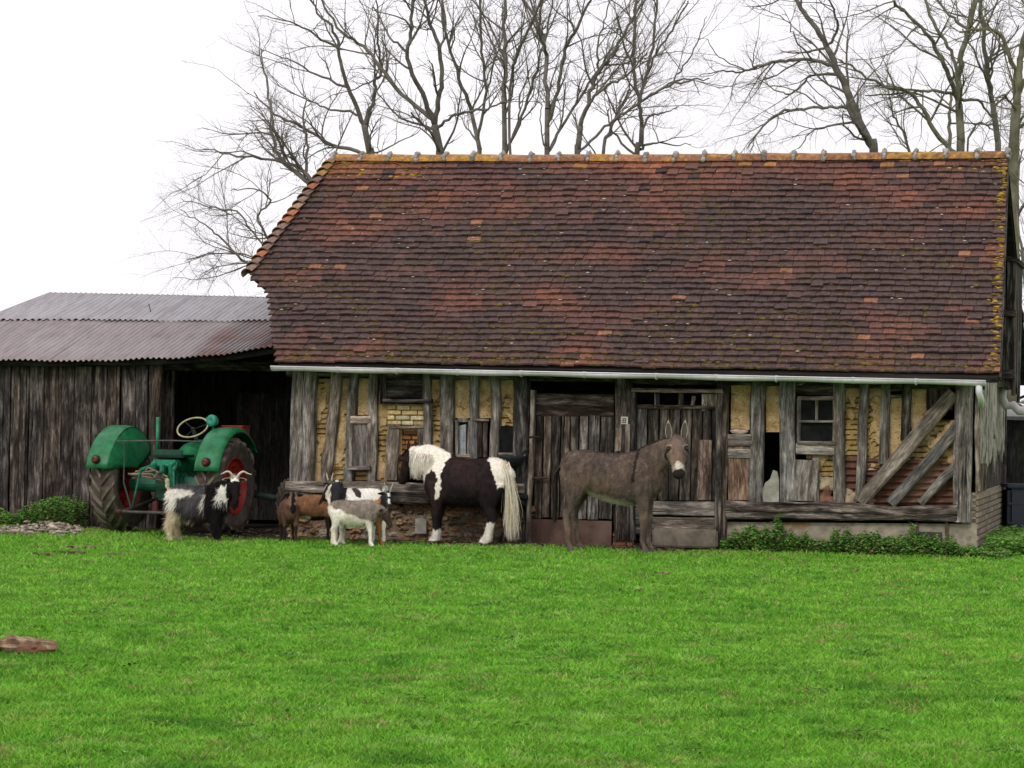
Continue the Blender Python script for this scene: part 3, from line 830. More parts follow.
tag(m.build('end_plinth', 'brick', barn), 'grey brick plinth of the gable end')
m = MB()
# vertical boards of the end wall, up to the roof line
def roof_under(y):
    v = (y - EAVE_Y) / (RIDGE_Y - EAVE_Y)
    if v > 1: v = 2 - v
    return roofz(XR - 0.1, v) - 0.10
y = 0.28
while y < DEP:
    w = random.uniform(0.12, 0.2)
    beam(m, (XR - 0.02, y + w / 2, zt - 0.02), (XR - 0.02, y + w / 2, roof_under(y + w / 2)), w - 0.01, 0.03, 0.004, nrm=Vector((1, 0, 0)), col=jit((1, 1, 1), 0.2))
    y += w
m.build('end_wall', 'wood_dark', barn)
# ragged plaster and splintered boards at the corner
m = MB()
for k in range(24):
    y = 0.02 + k * 0.16; zz0 = zt + random.uniform(0.30, 0.80) * (1 if k > 1 else 0.8); zz1 = V2(975, 384, 0).z + random.uniform(-0.05, 0.06) + 0.02 * min(k, 6)
    pts = [(0, zz0 + random.uniform(-.1, .1)), (0.06, zz0 + random.uniform(-.2, .05)), (0.12, zz0 + random.uniform(-.1, .1)), (0.17, zz0)]
    c = jit((0.33, 0.31, 0.26), 0.25)
    x = XR + 0.045 + 0.012 * (k % 2)
    vs = []
    for i_ in range(5):
        for q, (dy, zb) in enumerate(pts): vs.append(Vector((x + random.uniform(-.014, .014), y + dy, zb + (zz1 - zb) * i_ / 4)))
    fs = [(a * 4 + b_, a * 4 + b_ + 1, a * 4 + b_ + 5, a * 4 + b_ + 4) for a in range(4) for b_ in range(3)]
    n0 = len(vs); vs += [v - Vector((0.02, 0, 0)) for v in vs]; fs += [tuple(n0 + j for j in f[::-1]) for f in fs]
    fs += [(b_ + 1, b_, n0 + b_, n0 + b_ + 1) for b_ in range(3)] + [(0, 4, n0 + 4, n0), (4, 8, n0 + 8, n0 + 4), (8, 12, n0 + 12, n0 + 8), (12, 16, n0 + 16, n0 + 12)]
    m.add(vs, fs, c)
tag(m.build('torn_render', 'plaster', barn), 'torn whitish render hanging at the corner')
m = MB()
for k in range(7):
    y = 0.0 + k * 0.2
    beam(m, (XR + 0.02, y, zt), (XR + 0.03, y + random.uniform(-.03, .03), zt + random.uniform(0.5, 1.0)), random.uniform(0.05, 0.09), 0.03, 0.01, nrm=Vector((1, 0, 0)), ragged=0.06, col=jit((0.9, .8, .65), .2))
beam(m, V2(978, 380, -0.02), V2(977, 492, -0.02), 0.05, 0.05, 0.012, ragged=0.02)
m.build('splintered_board', 'wood', barn)
# gable above and timber bay hung off it under the verge
m = MB()
y = 0.1
while y < DEP - 0.1:
    w = random.uniform(0.14, 0.2); zt2 = roof_under(y + w / 2) - 0.02
    if zt2 > 2.3: beam(m, (XR + 0.02, y + w / 2, 2.25), (XR + 0.02, y + w / 2, zt2), w - 0.008, 0.03, 0.003, nrm=Vector((1, 0, 0)))
    y += w
m.build('gable_boards', 'wood_dark', barn)
m = MB()
P = at(1009, 265, 3.6); Q = at(1010, 395, 3.6)
x0b = XR + 0.04; x1b = at(1017, 330, 3.2).x
for k in range(9):
    yy = 2.6 + k * 0.16
    beam(m, (x1b + random.uniform(-.01, .01), yy, Q.z + random.uniform(-0.12, 0.12)), (x1b, yy, P.z), 0.155, 0.03, 0.004, nrm=Vector((1, 0, 0)))
nb = max(2, int((x1b - x0b) / 0.15)); wbb = (x1b - x0b) / nb
for k in range(nb):
    beam(m, (x0b + wbb * (k + 0.5), 2.55, Q.z + random.uniform(-0.1, 0.15)), (x0b + wbb * (k + 0.5), 2.55, P.z), wbb - 0.01, 0.03, 0.004)
beam(m, (x0b, 2.5, Q.z + 0.25), (x1b + 0.03, 2.5, Q.z + 0.25), 0.12, 0.08); beam(m, (x0b, 2.5, Q.z + 1.0), (x1b + 0.03, 2.5, Q.z + 1.0), 0.08, 0.06)
box(m, ((x0b + x1b) / 2, 3.3, P.z + 0.03), (x1b - x0b + 0.12, 1.6, 0.05), Matrix.Rotation(0.25, 3, 'Y'), col=(0.7, .7, .7))
tag(m.build('gable_bay', 'wood_dark', barn), 'dark boarded bay hanging off the gable end')
# verge board
m = MB()
for i_ in range(8):
    v0 = i_ / 8; v1 = (i_ + 1) / 8
    A = front_fn(Rb(v0) + 0.0, v0) - Vector((0, 0, 0.07)); B = front_fn(Rb(v1) + 0.0, v1) - Vector((0, 0, 0.07)); beam(m, A, B, 0.10, 0.03, 0.001, nrm=Vector((1, 0, 0)), seg=2)
m.build('verge_board', 'wood_dark', roof_o)
# other walls, boarded
m = MB()
y = 0.02
def roof_left(y):
    v = (y - EAVE_Y) / (RIDGE_Y - EAVE_Y)
    if v > 1: v = 2 - v
    v = min(v, tipv); return roofz(XL, v) - 0.1
while y < DEP:
    w = random.uniform(0.14, 0.2); beam(m, (XL + 0.02, y + w / 2, -0.05), (XL + 0.02, y + w / 2, roof_left(y + w / 2)), w - 0.006, 0.03, 0.003, nrm=Vector((1, 0, 0))); y += w
x = XL
while x < XR:
    w = random.uniform(0.16, 0.24); beam(m, (x + w / 2, DEP, -0.05), (x + w / 2, DEP, roofz(3, 0.14) - 0.05), w + 0.004, 0.03, 0.002); x += w
m.build('rear_wall', 'wood_dark', barn)
m = MB(); box(m, ((XL + XR) / 2, DEP / 2, 0.015), (XR - XL - .1, DEP - .1, 0.03), col=(0.06, 0.05, 0.04)); m.build('earth_floor', 'stone', barn)
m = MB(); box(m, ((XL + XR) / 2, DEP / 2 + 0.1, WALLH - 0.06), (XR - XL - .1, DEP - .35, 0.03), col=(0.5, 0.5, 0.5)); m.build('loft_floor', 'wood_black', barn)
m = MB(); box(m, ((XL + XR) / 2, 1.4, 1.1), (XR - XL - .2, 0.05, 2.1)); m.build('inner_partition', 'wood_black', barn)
# soffit / fascia behind the gutter
m = MB(); beam(m, front_fn(El.x + .02, 0.02) - Vector((0, 0, 0.10)), front_fn(Er.x - .02, 0.02) - Vector((0, 0, 0.10)), 0.10, 0.03, 0.003); m.build('fascia', 'wood_dark', barn)

# --- zinc gutter
gA = at(272, 366.5, EAVE_Y - 0.07); gB = at(986, 381, EAVE_Y - 0.07)
gut = MB(); n = 10; seg = 40; vs = []
for i in range(seg + 1):
    P = gA.lerp(gB, i / seg) + Vector((0, 0, 0.006 * math.sin(i * 0.9)))
    for q in (0, 0.005):
        for j in range(n):
            a = PI * j / (n - 1); vs.append(P + Vector((0, -math.cos(a) * (0.062 - q), -math.sin(a) * (0.055 - q))))
fs = []
for i in range(seg):
    for j in range(n - 1):
        a = i * 2 * n + j; b_ = a + 2 * n; fs += [(a, a + 1, b_ + 1, b_), (a + n, b_ + n, b_ + n + 1, a + n + 1)]
    a = i * 2 * n; b_ = a + 2 * n; fs += [(a, b_, b_ + n, a + n), (a + n - 1, a + 2 * n - 1, b_ + 2 * n - 1, b_ + n - 1)]
for a in (0, seg * 2 * n): fs += [(a + j, a + j + 1, a + n + j + 1, a + n + j) for j in range(n - 1)]; fs += [tuple(a + j for j in range(n))]
gut.add(vs, fs, (1, 1, 1)); 
tube(gut, [gA + Vector((0, -.062, .002)), gB + Vector((0, -.062, .002))], 0.008, 6, (1.1, 1.1, 1.1))
gutter = gut.build('gutter', 'zinc', barn, smooth=True)
for px in (342, 404, 467, 532, 596, 668, 727, 786, 860, 920):
    k = (px - 272) / (986 - 272); P = gA.lerp(gB, k); mb = MB()
    for j in range(7):
        a0 = PI * j / 7; a1 = PI * (j + 1) / 7
        box(mb, P + Vector((0, -math.cos((a0 + a1) / 2) * 0.067, -math.sin((a0 + a1) / 2) * 0.060)), (0.022, 0.034, 0.004), Matrix.Rotation(-(PI / 2 - (a0 + a1) / 2) , 3, 'X'), (0.9, 0.9, 0.9))
    box(mb, P + Vector((0, 0, 0.012)), (0.02, 0.14, 0.004)); mb.build('gutter_bracket', 'zinc', gutter)
m = MB(); Pd = at(979, 386, EAVE_Y - 0.07)
tube(m, [Pd + Vector((0, 0, 0.02)), Pd + Vector((0, 0, -0.07)), Pd + Vector((0.02, 0.12, -0.16)), Pd + Vector((0.0, 0.3, -0.22))], 0.038, 12, (1.05, 1.05, 1.05)); m.build('downpipe', 'zinc', gutter, smooth=True)
m = MB(); e = [at(1003, 386, 3.0), at(1002, 398, 3.0), at(1006, 406, 3.0), at(1013, 405, 3.0), at(1019, 411, 3.0), at(1026, 411, 3.0)]
tube(m, e, 0.055, 12, (0.9, 0.88, 0.85)); tag(m.build('rear_pipe', 'zinc', barn, smooth=True), 'pale bent rainwater pipe')
# ================================================================== GROUND
def mud_amount(X, Y):
    """bare trodden earth along the foot of the buildings and inside the open bay (barn coordinates)"""
    lx = (X - ORG.x) * BX.x + (Y - ORG.y) * BX.y; ly = (X - ORG.x) * BY.x + (Y - ORG.y) * BY.y
    edge = -0.85 + 0.12 * np.sin(lx * 2.1) + 0.06 * np.sin(lx * 5.3 + 1)
    edge = np.where(lx > 2.3, edge + np.clip((lx - 1.9) * 0.8, 0, 0.85), edge)
    edge = np.where((lx < -4.3), 0.55, edge)
    edge = np.where((lx < -2.5) & (lx > -4.3), edge - 0.05, edge)
    return np.clip((ly - edge) / 0.10 + 0.5, 0, 1) * (lx < 5.9) * (lx > -8.2)
nx, ny = 150, 170
xs = np.concatenate([np.linspace(-400, -11, 12), np.linspace(-10, 10, nx), np.linspace(11, 400, 12)])
ys = np.concatenate([np.linspace(-60, -21, 5), np.linspace(-20.5, 3, ny), np.linspace(4, 30, 20), np.linspace(35, 900, 12)])
GX, GY = np.meshgrid(xs, ys)
def gz(X, Y):
    X = np.asarray(X, float); Y = np.asarray(Y, float)
    z = 0.022 * np.sin(X * 1.1 + 0.6 * np.sin(Y * 0.7)) * np.sin(Y * 0.83 + 1.1) + 0.012 * np.sin(X * 2.7 + Y * 1.9) + 0.010 * np.sin(X * 4.1 - Y * 3.3)
    f = np.clip((-0.8 - Y) / 1.5, 0, 1)
    z = z * f - 0.01
    hump = gp(10, 650)
    z = z + 0.05 * np.exp(-(((X - hump.x) / 0.7) ** 2 + ((Y - hump.y + 0.1) / 0.5) ** 2))
    return z
GZ = gz(GX, GY)
verts = np.stack([GX, GY, GZ], -1).reshape(-1, 3)
W_ = len(xs); fs = [(j * W_ + i, j * W_ + i + 1, (j + 1) * W_ + i + 1, (j + 1) * W_ + i) for j in range(len(ys) - 1) for i in range(W_ - 1)]
me = bpy.data.meshes.new('ground'); me.from_pydata(verts.tolist(), [], fs); me.shade_smooth()
mu = mud_amount(GX, GY).reshape(-1).astype('f'); mu[(GY.reshape(-1) > 9)] = 0
a = me.attributes.new('mud', 'FLOAT', 'POINT'); a.data.foreach_set('value', mu)
me.materials.append(M['ground']); go = bpy.data.objects.new('ground', me); COL.objects.link(go); tag(go, kind='structure')

# grass: single blades, denser and finer towards the camera
def vnoise(x, y, s, seed):
    r = np.random.default_rng(seed); T = r.random((64, 64))
    x = x * s + 31.7; y = y * s + 17.3; xi = np.floor(x).astype(int); yi = np.floor(y).astype(int); fx = x - xi; fy = y - yi
    fx = fx * fx * (3 - 2 * fx); fy = fy * fy * (3 - 2 * fy)
    g = lambda a, b: T[a % 64, b % 64]
    return (g(xi, yi) * (1 - fx) + g(xi + 1, yi) * fx) * (1 - fy) + (g(xi, yi + 1) * (1 - fx) + g(xi + 1, yi + 1) * fx) * fy
def make_grass():
    nb = 860000
    # depth chosen so that the picture is evenly covered; band runs from in front of the frame to the wall
    u = rng.random(nb); d0, d1 = 11.2, 34.6
    dep = 1 / (1 / d0 + (1 / d1 - 1 / d0) * u ** 0.85)
    half = dep * 0.1867 * 1.30 + 1.6
    X = (rng.random(nb) * 2 - 1) * half; Y = dep - 32
    keep = rng.random(nb) > mud_amount(X, Y) * 1.02
    keep &= ~((Y > -0.2) & (mud_amount(X, Y) > 0.25))
    X, Y = X[keep], Y[keep]; dep = dep[keep]; n = len(X)
    big = vnoise(X, Y, 0.45, 1); mid = vnoise(X, Y, 1.6, 2); sm = vnoise(X, Y, 6.0, 3); cl = vnoise(X * 1.0, Y * 1.0, 2.6, 4)
    cl2 = vnoise(X, Y, 5.0, 12); clump = np.clip((cl - 0.62) / 0.2, 0, 1) * np.clip((cl2 - 0.45) / 0.2, 0, 1) * 0.95
    h = (0.012 + 0.016 * sm + 0.010 * mid) * (0.5 + 0.9 * rng.random(n)) + 0.022 * clump * rng.random(n)
    edge = np.clip((Y + 1.6) / 0.8, 0, 1); h *= 1 + 0.5 * edge
    w = 0.0021 * (dep / 14) ** 0.9 * (0.8 + 0.5 * rng.random(n)) + 0.001
    az = rng.random(n) * 2 * PI; lean = (0.4 + 1.6 * rng.random(n) ** 1.2) * h; la = rng.random(n) * 2 * PI
    Z = gz(X, Y) - 0.002
    b = np.stack([X, Y, Z], -1); side = np.stack([np.cos(az) * w, np.sin(az) * w, 0 * w], -1)
    tip = b + np.stack([np.cos(la) * lean, np.sin(la) * lean, h], -1)
    mid3 = b * 0.5 + tip * 0.5 + np.stack([0 * h, 0 * h, h * 0.14], -1)
    V = np.stack([b - side, b + side, mid3 + side * 0.8, tip, mid3 - side * 0.8], 1).reshape(-1, 3)
    # colour: fresh green with paler, yellower and darker patches and a few dead blades
    g1 = np.array([0.122, 0.335, 0.028]); g2 = np.array([0.220, 0.430, 0.050]); g3 = np.array([0.055, 0.20, 0.022]); dead = np.array([0.34, 0.27, 0.12])
    k = np.clip(mid * 0.35 + big * 0.35 + vnoise(X, Y, 11.0, 41) * .9 - 0.40 + 0.5 * (rng.random(n) - .5), 0, 1)[:, None]
    c = g1 * (1 - k) + g2 * k
    fine = vnoise(X, Y, 16.0, 21); gap_shade = np.clip((0.30 - fine) * 5, 0, 1) * np.clip((vnoise(X, Y, 1.1, 22) - .35) * 3, 0, 1)
    pale = np.clip((vnoise(X, Y, 9.0, 23) - 0.68) * 5, 0, 1)[:, None]; c = c * (1 - .5 * pale) + np.array([0.32, 0.50, 0.13]) * .5 * pale
    c = c * (1 - .5 * gap_shade[:, None])  # blades darkened in small spots to suggest shaded gaps in the turf
    hp_ = gp(30, 655); clump = np.maximum(clump, .9 * np.exp(-(((X - hp_.x) / .45) ** 2 + ((Y - hp_.y + .15) / .5) ** 2)))
    k2 = (clump * 0.48 + np.clip((0.33 - sm) * 1.8, 0, 0.45) * np.clip(big * 1.6 - .3, 0, 1))[:, None]
    c = c * (1 - k2) + g3 * k2
    worn = np.clip((Y + 2.6) / 2.0, 0, 1) * np.clip((vnoise(X, Y, 1.7, 31) - .45) * 4, 0, 1) * (X < 3.5)
    dd = (rng.random(n) < 0.02 + 0.22 * worn + 0.35 * np.clip((vnoise(X, Y, 4.2, 8) - 0.76) * 6, 0, 1))[:, None]
    c = np.where(dd, dead, c) * (0.74 + 0.62 * rng.random(n))[:, None]
    Cc = np.repeat(c, 5, 0); Cc = np.concatenate([Cc, np.ones((len(Cc), 1))], 1).astype('f')
    me = bpy.data.meshes.new('grass')
    me.vertices.add(n * 5); me.vertices.foreach_set('co', V.astype('f').ravel())
    idx = np.arange(n)[:, None] * 5 + np.array([0, 1, 2, 4, 4, 2, 3])[None, :]
    me.loops.add(n * 7); me.loops.foreach_set('vertex_index', idx.ravel().astype('i'))
    ls = (np.arange(n)[:, None] * 7 + np.array([0, 4])[None, :]).ravel().astype('i')
    me.polygons.add(n * 2); me.polygons.foreach_set('loop_start', ls)
    me.update(calc_edges=True)
    a = me.attributes.new('col', 'FLOAT_COLOR', 'POINT'); a.data.foreach_set('color', Cc.ravel())
    me.materials.append(M['grass']); o = bpy.data.objects.new('grass', me); COL.objects.link(o)
    tag(o, 'short bright green pasture grass in front of the barn', 'grass', kind='stuff')
make_grass()

def leaves_obj(name, n, fn, label, cat, cols, kind='stuff', size=(0.014, 0.060), mat='nettle'):
    """many small pointed leaves; fn() -> position"""
    vs = []; fs = []; cs = []
    for i in range(n):
        p = Vector(fn()); s = size[0] + (size[1] - size[0]) * random.random() ** 1.6; a = random.uniform(0, 2 * PI)
        d = Vector((math.cos(a), math.sin(a), random.uniform(-0.7, 0.35))).normalized(); sd = d.cross(Vector((random.uniform(-.4, .4), random.uniform(-.4, .4), 1))).normalized(); up = sd.cross(d)
        c = jit(random.choice(cols), 0.3); k = len(vs)
        vs += [p, p + d * s * 0.4 + sd * s * 0.32 - up * 0.004, p + d * s, p + d * s * 0.4 - sd * s * 0.32 - up * 0.004, p + d * s * 0.45 + up * 0.003]
        fs += [(k, k + 1, k + 4), (k + 1, k + 2, k + 4), (k + 2, k + 3, k + 4), (k + 3, k, k + 4)]; cs += [c] * 5
    mb = MB(); mb.add(vs, fs, cs); o = mb.build(name, mat); return tag(o, label, cat, kind=kind)
NC = [(0.07, 0.19, 0.03), (0.10, 0.25, 0.04), (0.15, 0.33, 0.055), (0.045, 0.12, 0.024), (0.20, 0.17, 0.08)]
def nettle_right():
    while True:
        px = random.uniform(700, 1003); q = (px - 700) / 303
        f = gp(px, 556 + 7 * q); l = local(f)
        ly = random.uniform(-0.42, -0.08) if px < 972 else random.uniform(-0.42, 0.6)
        hmax = 0.13 + 0.19 * max(0, noise.noise((l.x * 1.5, 2.2, 0)) + 0.55) - 0.10 * max(0, q - 0.75) * 4
        if px < 712: hmax *= 0.6
        hmax = max(0.05, hmax) * (0.75 + 0.9 * max(0, noise.noise((l.x * 9, 3, 1)) + .2))
        if random.random() < 0.15 and noise.noise((l.x * 2.5, 7, 0)) > 0: hmax *= 1.25
        w_ = world((l.x, ly, 0)); return (w_.x, w_.y, random.random() ** 0.8 * hmax * (1 - 0.5 * abs(ly + 0.25) / 0.3 if px < 972 else 1))
leaves_obj('nettles', 24000, nettle_right, 'low bank of green nettles along the barn plinth', 'nettles', NC)
def nettle_left():
    while True:
        px = random.uniform(-60, 92); f = gp(px, 528); l = local(f); ly = random.uniform(0.25, 0.95)
        hmax = 0.12 + 0.20 * max(0, noise.noise((l.x * 1.3, 5.2, 0)) + 0.5) + (0.06 if 25 < px < 75 else 0)
        w_ = world((l.x - 0.2, ly, 0)); return (w_.x, w_.y, random.random() ** 0.8 * hmax)
leaves_obj('nettles', 9000, nettle_left, 'dark green nettle clump at the foot of the shed planks', 'nettles', NC)
def tall_right():
    f = wd(random.uniform(985, 1060), 560, random.uniform(-0.6, 5)); return (f.x, f.y, random.random() * 0.22)
leaves_obj('tall_grass', 9000, tall_right, 'longer grass and weeds beside the barn corner', 'weeds', [(0.10, 0.26, 0.03), (0.16, 0.34, 0.05), (0.2, 0.33, 0.09)], size=(0.04, 0.10), mat='grass')
# dock and thistle tufts in the pasture
spots = [(655, 585), (690, 590), (640, 575), (560, 603), (500, 608), (945, 582), (250, 606), (300, 616), (470, 560), (758, 578), (880, 612), (560, 660), (420, 700), (700, 640), (180, 590), (90, 612)]
pts_ = [(gp(x, y), random.uniform(0.05, 0.13), random.uniform(0.02, 0.04)) for x, y in spots + [(random.uniform(0, 1024), random.uniform(560, 765)) for _ in range(60)]]
def weed():
    c, r, h_ = random.choice(pts_); a = random.uniform(0, 2 * PI); q = math.sqrt(random.random()) * r
    return (c.x + math.cos(a) * q * 1.6, c.y + math.sin(a) * q, max(0, float(gz(c.x, c.y))) + random.random() * h_)
leaves_obj('dock_weeds', 2600, weed, 'scattered dark dock leaves in the pasture', 'weeds', [(0.10, 0.24, 0.03), (0.14, 0.30, 0.04), (0.07, 0.17, 0.025)], size=(0.018, 0.045))
# clods and dead leaves near the shed
mb = MB()
for (x, y, n_, r_) in ((118, 553, 8, .035), (70, 552, 6, .03), (85, 549, 8, .03), (45, 553, 5, .028), (330, 547, 5, .02), (855, 572, 4, .02), (635, 592, 5, .02), (665, 573, 4, .02), (590, 643, 3, .015), (150, 652, 3, .02), (380, 560, 3, .02), (820, 567, 5, .02)):
    c = gp(x, y)
    for q in range(n_): ball(mb, (c.x + random.gauss(0, .10), c.y + random.gauss(0, .08), float(gz(c.x, c.y)) + .012), (r_ * random.uniform(.6, 1.8), r_, r_ * .7), jit(random.choice([(0.07, 0.05, 0.035), (0.13, 0.095, 0.06), (0.2, 0.15, 0.09)]), .3), 1, .8)
tag(mb.build('clods', 'stone'), 'small dark clods of earth and dung scattered on the grass', 'clods', kind='stuff')
# rubble heap at the shed foot
mb = MB()
for i in range(420):
    px = random.uniform(-30, 80); c = gp(px, 532 + random.gauss(0, 1.6)); hh = 0.07 * math.exp(-((px - 45) / 30) ** 2) + 0.03
    ball(mb, (c.x, c.y + random.gauss(0, .12), random.random() * hh), (random.uniform(.02, .06), random.uniform(.02, .04), random.uniform(.010, .025)), jit(random.choice([(0.32, 0.26, 0.21), (0.24, 0.19, 0.15), (0.40, 0.34, 0.28), (0.16, 0.12, 0.09)]), .25), 1, .7)
tag(mb.build('rubble', 'stone'), 'flat heap of broken stone and tile before the nettles', 'rubble', kind='stuff')
# straw and dirt bits on the mud strip
mb = MB()
for i in range(900):
    px = random.uniform(140, 720); l = local(gp(px, 541)); w_ = world((l.x, random.uniform(-0.9, -0.08) if px > 285 else random.uniform(-.5, 1.5), 0.004)); a = random.uniform(0, PI); s = random.uniform(.015, .06)
    box(mb, (w_.x, w_.y, w_.z + .004), (s, .006, .006), Matrix.Rotation(a, 3, 'Z'), jit(random.choice([(0.28, .22, .13), (.1, .075, .05), (.05, .04, .03)]), .3))
tag(mb.build('straw', 'stone'), 'trodden straw and dirt along the barn foot', 'straw', kind='stuff')

# log lying in the grass at the left
lc = gp(24, 655); lc.z = float(gz(lc.x, lc.y)) + .0; lr = empty('log', lc + Vector((-.02, 0, -.012)), R(8)); lr.scale = (.9, .9, .85); tag(lr, 'short rotten reddish-brown log lying in the pasture', 'log')
mb = MB(); rows = []
nseg = 16; nn = 16; vs = []
for i in range(nseg + 1):
    k = i / nseg; x = -0.20 + 0.44 * k; r_ = 0.080 * (0.7 + 0.45 * math.sin(PI * k ** .8)) * (1 + .35 * noise.noise((k * 5, 3, 3)))
    for j in range(nn):
        a = 2 * PI * j / nn; q = r_ * (1 + 0.35 * noise.noise((x * 2.0, math.cos(a) * 1.6, math.sin(a) * 1.6)) + 0.18 * noise.noise((x * 4, j * 1.3, 0)))
        vs.append(Vector((x + 0.04 * noise.noise((j, i, 0)), math.cos(a) * q * 1.3, 0.052 + math.sin(a) * q * 0.72)))
fs = [(i * nn + j, i * nn + (j + 1) % nn, (i + 1) * nn + (j + 1) % nn, (i + 1) * nn + j) for i in range(nseg) for j in range(nn)]
mb.add(vs, fs + [tuple(range(nn))[::-1]], [(0.20, 0.115, 0.075) if noise.noise(v * 14) < .10 else (0.34, 0.25, 0.17) for v in vs]); mb.build('bark', 'log', lr)
mb = MB(); n0 = nseg * nn; ring = vs[n0:]; c = sum(ring, Vector()) / nn
mb.add([c + Vector((.012, 0, 0))] + [c.lerp(p, .6) + Vector((.006, 0, 0)) for p in ring] + ring, [(0, 1 + j, 1 + (j + 1) % nn) for j in range(nn)] + [(1 + j, 1 + nn + j, 1 + nn + (j + 1) % nn, 1 + (j + 1) % nn) for j in range(nn)], (0.36, 0.2, 0.12)); mb.build('cut_end', 'log', lr)
mb = MB(); ball(mb, (0.06, -0.10, 0.035), (0.10, 0.03, 0.035), (0.18, 0.09, 0.06), 2, .8); ball(mb, (-.3, -.12, .02), (.16, .03, .02), (.03, .025, .02), 2, .8); mb.build('bark_flake', 'log', lr)

# ================================================================== OPEN SHED
shed = empty('open_shed', world((at(150, 530, 1.0).x, 1.0, 0)), -YAW)
tag(shed, 'low lean-to shed of dark vertical planks under rusty corrugated sheets', 'shed')
SO = Vector((at(150, 530, 1.0).x, 1.0, 0))
def S(px, py, ly=1.0): return at(px, py, ly) - SO
class SMB(MB): pass
xl = S(-75, 500).x; xr = S(151, 500).x; zt = S(100, 366).z
mb = MB(); x = xl
while x < xr - .03:
    w_ = random.choice([0.13, 0.16, 0.19, 0.21, 0.24]); w_ = min(w_, xr - x)
    t = random.uniform(0.6, 1.6)
    beam(mb, (x + w_ / 2 + random.uniform(-.012, .012), random.uniform(-.014, .014), -0.05), (x + w_ / 2 + random.uniform(-.012, .012), 0, zt + .12), w_ - random.uniform(0.006, 0.02), 0.026, 0.004, col=(t, t * .97, t * .95), wb=w_ - random.uniform(0.004, 0.02))
    x += w_
tag(mb.build('plank_wall', 'wood_shed', shed), 'dark tarred vertical planks')
mb = MB()
for kx in (S(60, 400).x, S(105, 400).x, S(25, 400).x, S(118, 400).x): beam(mb, (kx, -.02, .1), (kx + .01, -.02, zt + .05), 0.035, 0.018, .002, col=(1.5, 1.45, 1.4))
mb.build('cover_strip', 'wood_shed', shed)
mb = MB(); beam(mb, (S(155, 500).x, 0.0, 0), (S(156, 500).x, 0.0, zt + .1), 0.13, 0.12, .008, col=(.9, .85, .8)); mb.build('post', 'wood_shed', shed)
mb = MB(); beam(mb, (S(300, 367).x, 0.5, S(290, 372).z + .08), (xl, 0.04, zt + .02), 0.14, 0.14, .012, col=(.8, .8, .8)); mb.build('lintel_beam', 'wood_dark', shed)
mb = MB(); xx0 = S(157, 400, 1.5).x; 
for k in range(2): beam(mb, (xx0 + .05 + .13 * k, .5, .05), (xx0 + .05 + .13 * k, .5, zt), 0.125, .03, .003, col=(1.2, 1.15, 1.1))
mb.build('side_panel', 'wood_dark', shed)
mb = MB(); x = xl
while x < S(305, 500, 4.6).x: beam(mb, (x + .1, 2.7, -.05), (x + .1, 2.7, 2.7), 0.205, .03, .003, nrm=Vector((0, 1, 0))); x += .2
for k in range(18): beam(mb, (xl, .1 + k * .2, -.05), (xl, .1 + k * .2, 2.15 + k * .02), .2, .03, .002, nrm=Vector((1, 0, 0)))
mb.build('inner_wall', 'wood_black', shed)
mb = MB()      # board panels stacked in the bay right of the tractor
for k in range(5): beam(mb, (S(240, 400, 3.0).x + k * .17, 2.1, .05), (S(240, 400, 3.0).x + k * .17, 2.1, 1.75), .165, .03, .003, col=(1.7, 1.7, 1.6))
mb.build('inner_boards', 'wood_black', shed)
# roof: plane through the eave and the top edge read off the photo
e0 = at(0, 360, .70); e1 = at(279, 350, .70); eM = at(75, 362, .70); t0 = at(50, 294, 3.9); t1 = at(275, 299, 3.9)
print('shed', e0, e1, t0, t1)
def shed_z(x, y):
    ke = (x - e0.x) / (e1.x - e0.x)
    zE = e0.z + (e1.z - e0.z) * ke ** 1 - 0.05 * math.sin(PI * min(1, max(0, ke))) + (0.06 * max(0, ke - .8) / .2)
    zT = t0.z + (t1.z - t0.z) * (x - t0.x) / (t1.x - t0.x)
    k = (y - .70) / 3.2; return zE * (1 - k) + zT * k
lo, hi = .7, 3.9
for _ in range(30):
    ym = (lo + hi) / 2; p = at(140, 322, ym)
    if p.z > shed_z(p.x, ym): lo = ym
    else: hi = ym
YL = ym
def corr(xa, xb, ya, yb, lift, colf, name, label=None, skew=0.0):
    mb = MB(); pitch = 0.076; per = 8; nx_ = int((xb - xa) / pitch * per); nyv = 8; vs = []; cs = []
    for j in range(nyv + 1):
        y = ya + (yb - ya) * j / nyv
        for i in range(nx_ + 1):
            x = xa + (xb - xa) * i / nx_ ; ph = x / pitch
            x += -skew * (1 - (y - ya) / (yb - ya)) * (1 - i / nx_)
            z = shed_z(x, y) + 0.0125 * math.cos(ph * 2 * PI) + lift + .008 * noise.noise((x * 1.5, y, 5)) + (0.012 * noise.noise((x * 2.5, 1, 5)) if j == 0 else 0)
            vs.append(Vector((x, y + (0.01 * noise.noise((x * 3, 0, 9)) if j == 0 else 0), z)) - SO); cs.append(colf(x, y))
    fs = [(j * (nx_ + 1) + i, j * (nx_ + 1) + i + 1, (j + 1) * (nx_ + 1) + i + 1, (j + 1) * (nx_ + 1) + i) for j in range(nyv) for i in range(nx_)]
    n0 = len(vs)
    mb.add(vs + [v - Vector((0, 0, .004)) for v in vs], fs + [tuple(n0 + k for k in f[::-1]) for f in fs] + [(i + 1, i, n0 + i, n0 + i + 1) for i in range(nx_)], cs + cs)
    o = mb.build(name, 'sheet', shed, smooth=True)
    if label: tag(o, label)
    return o
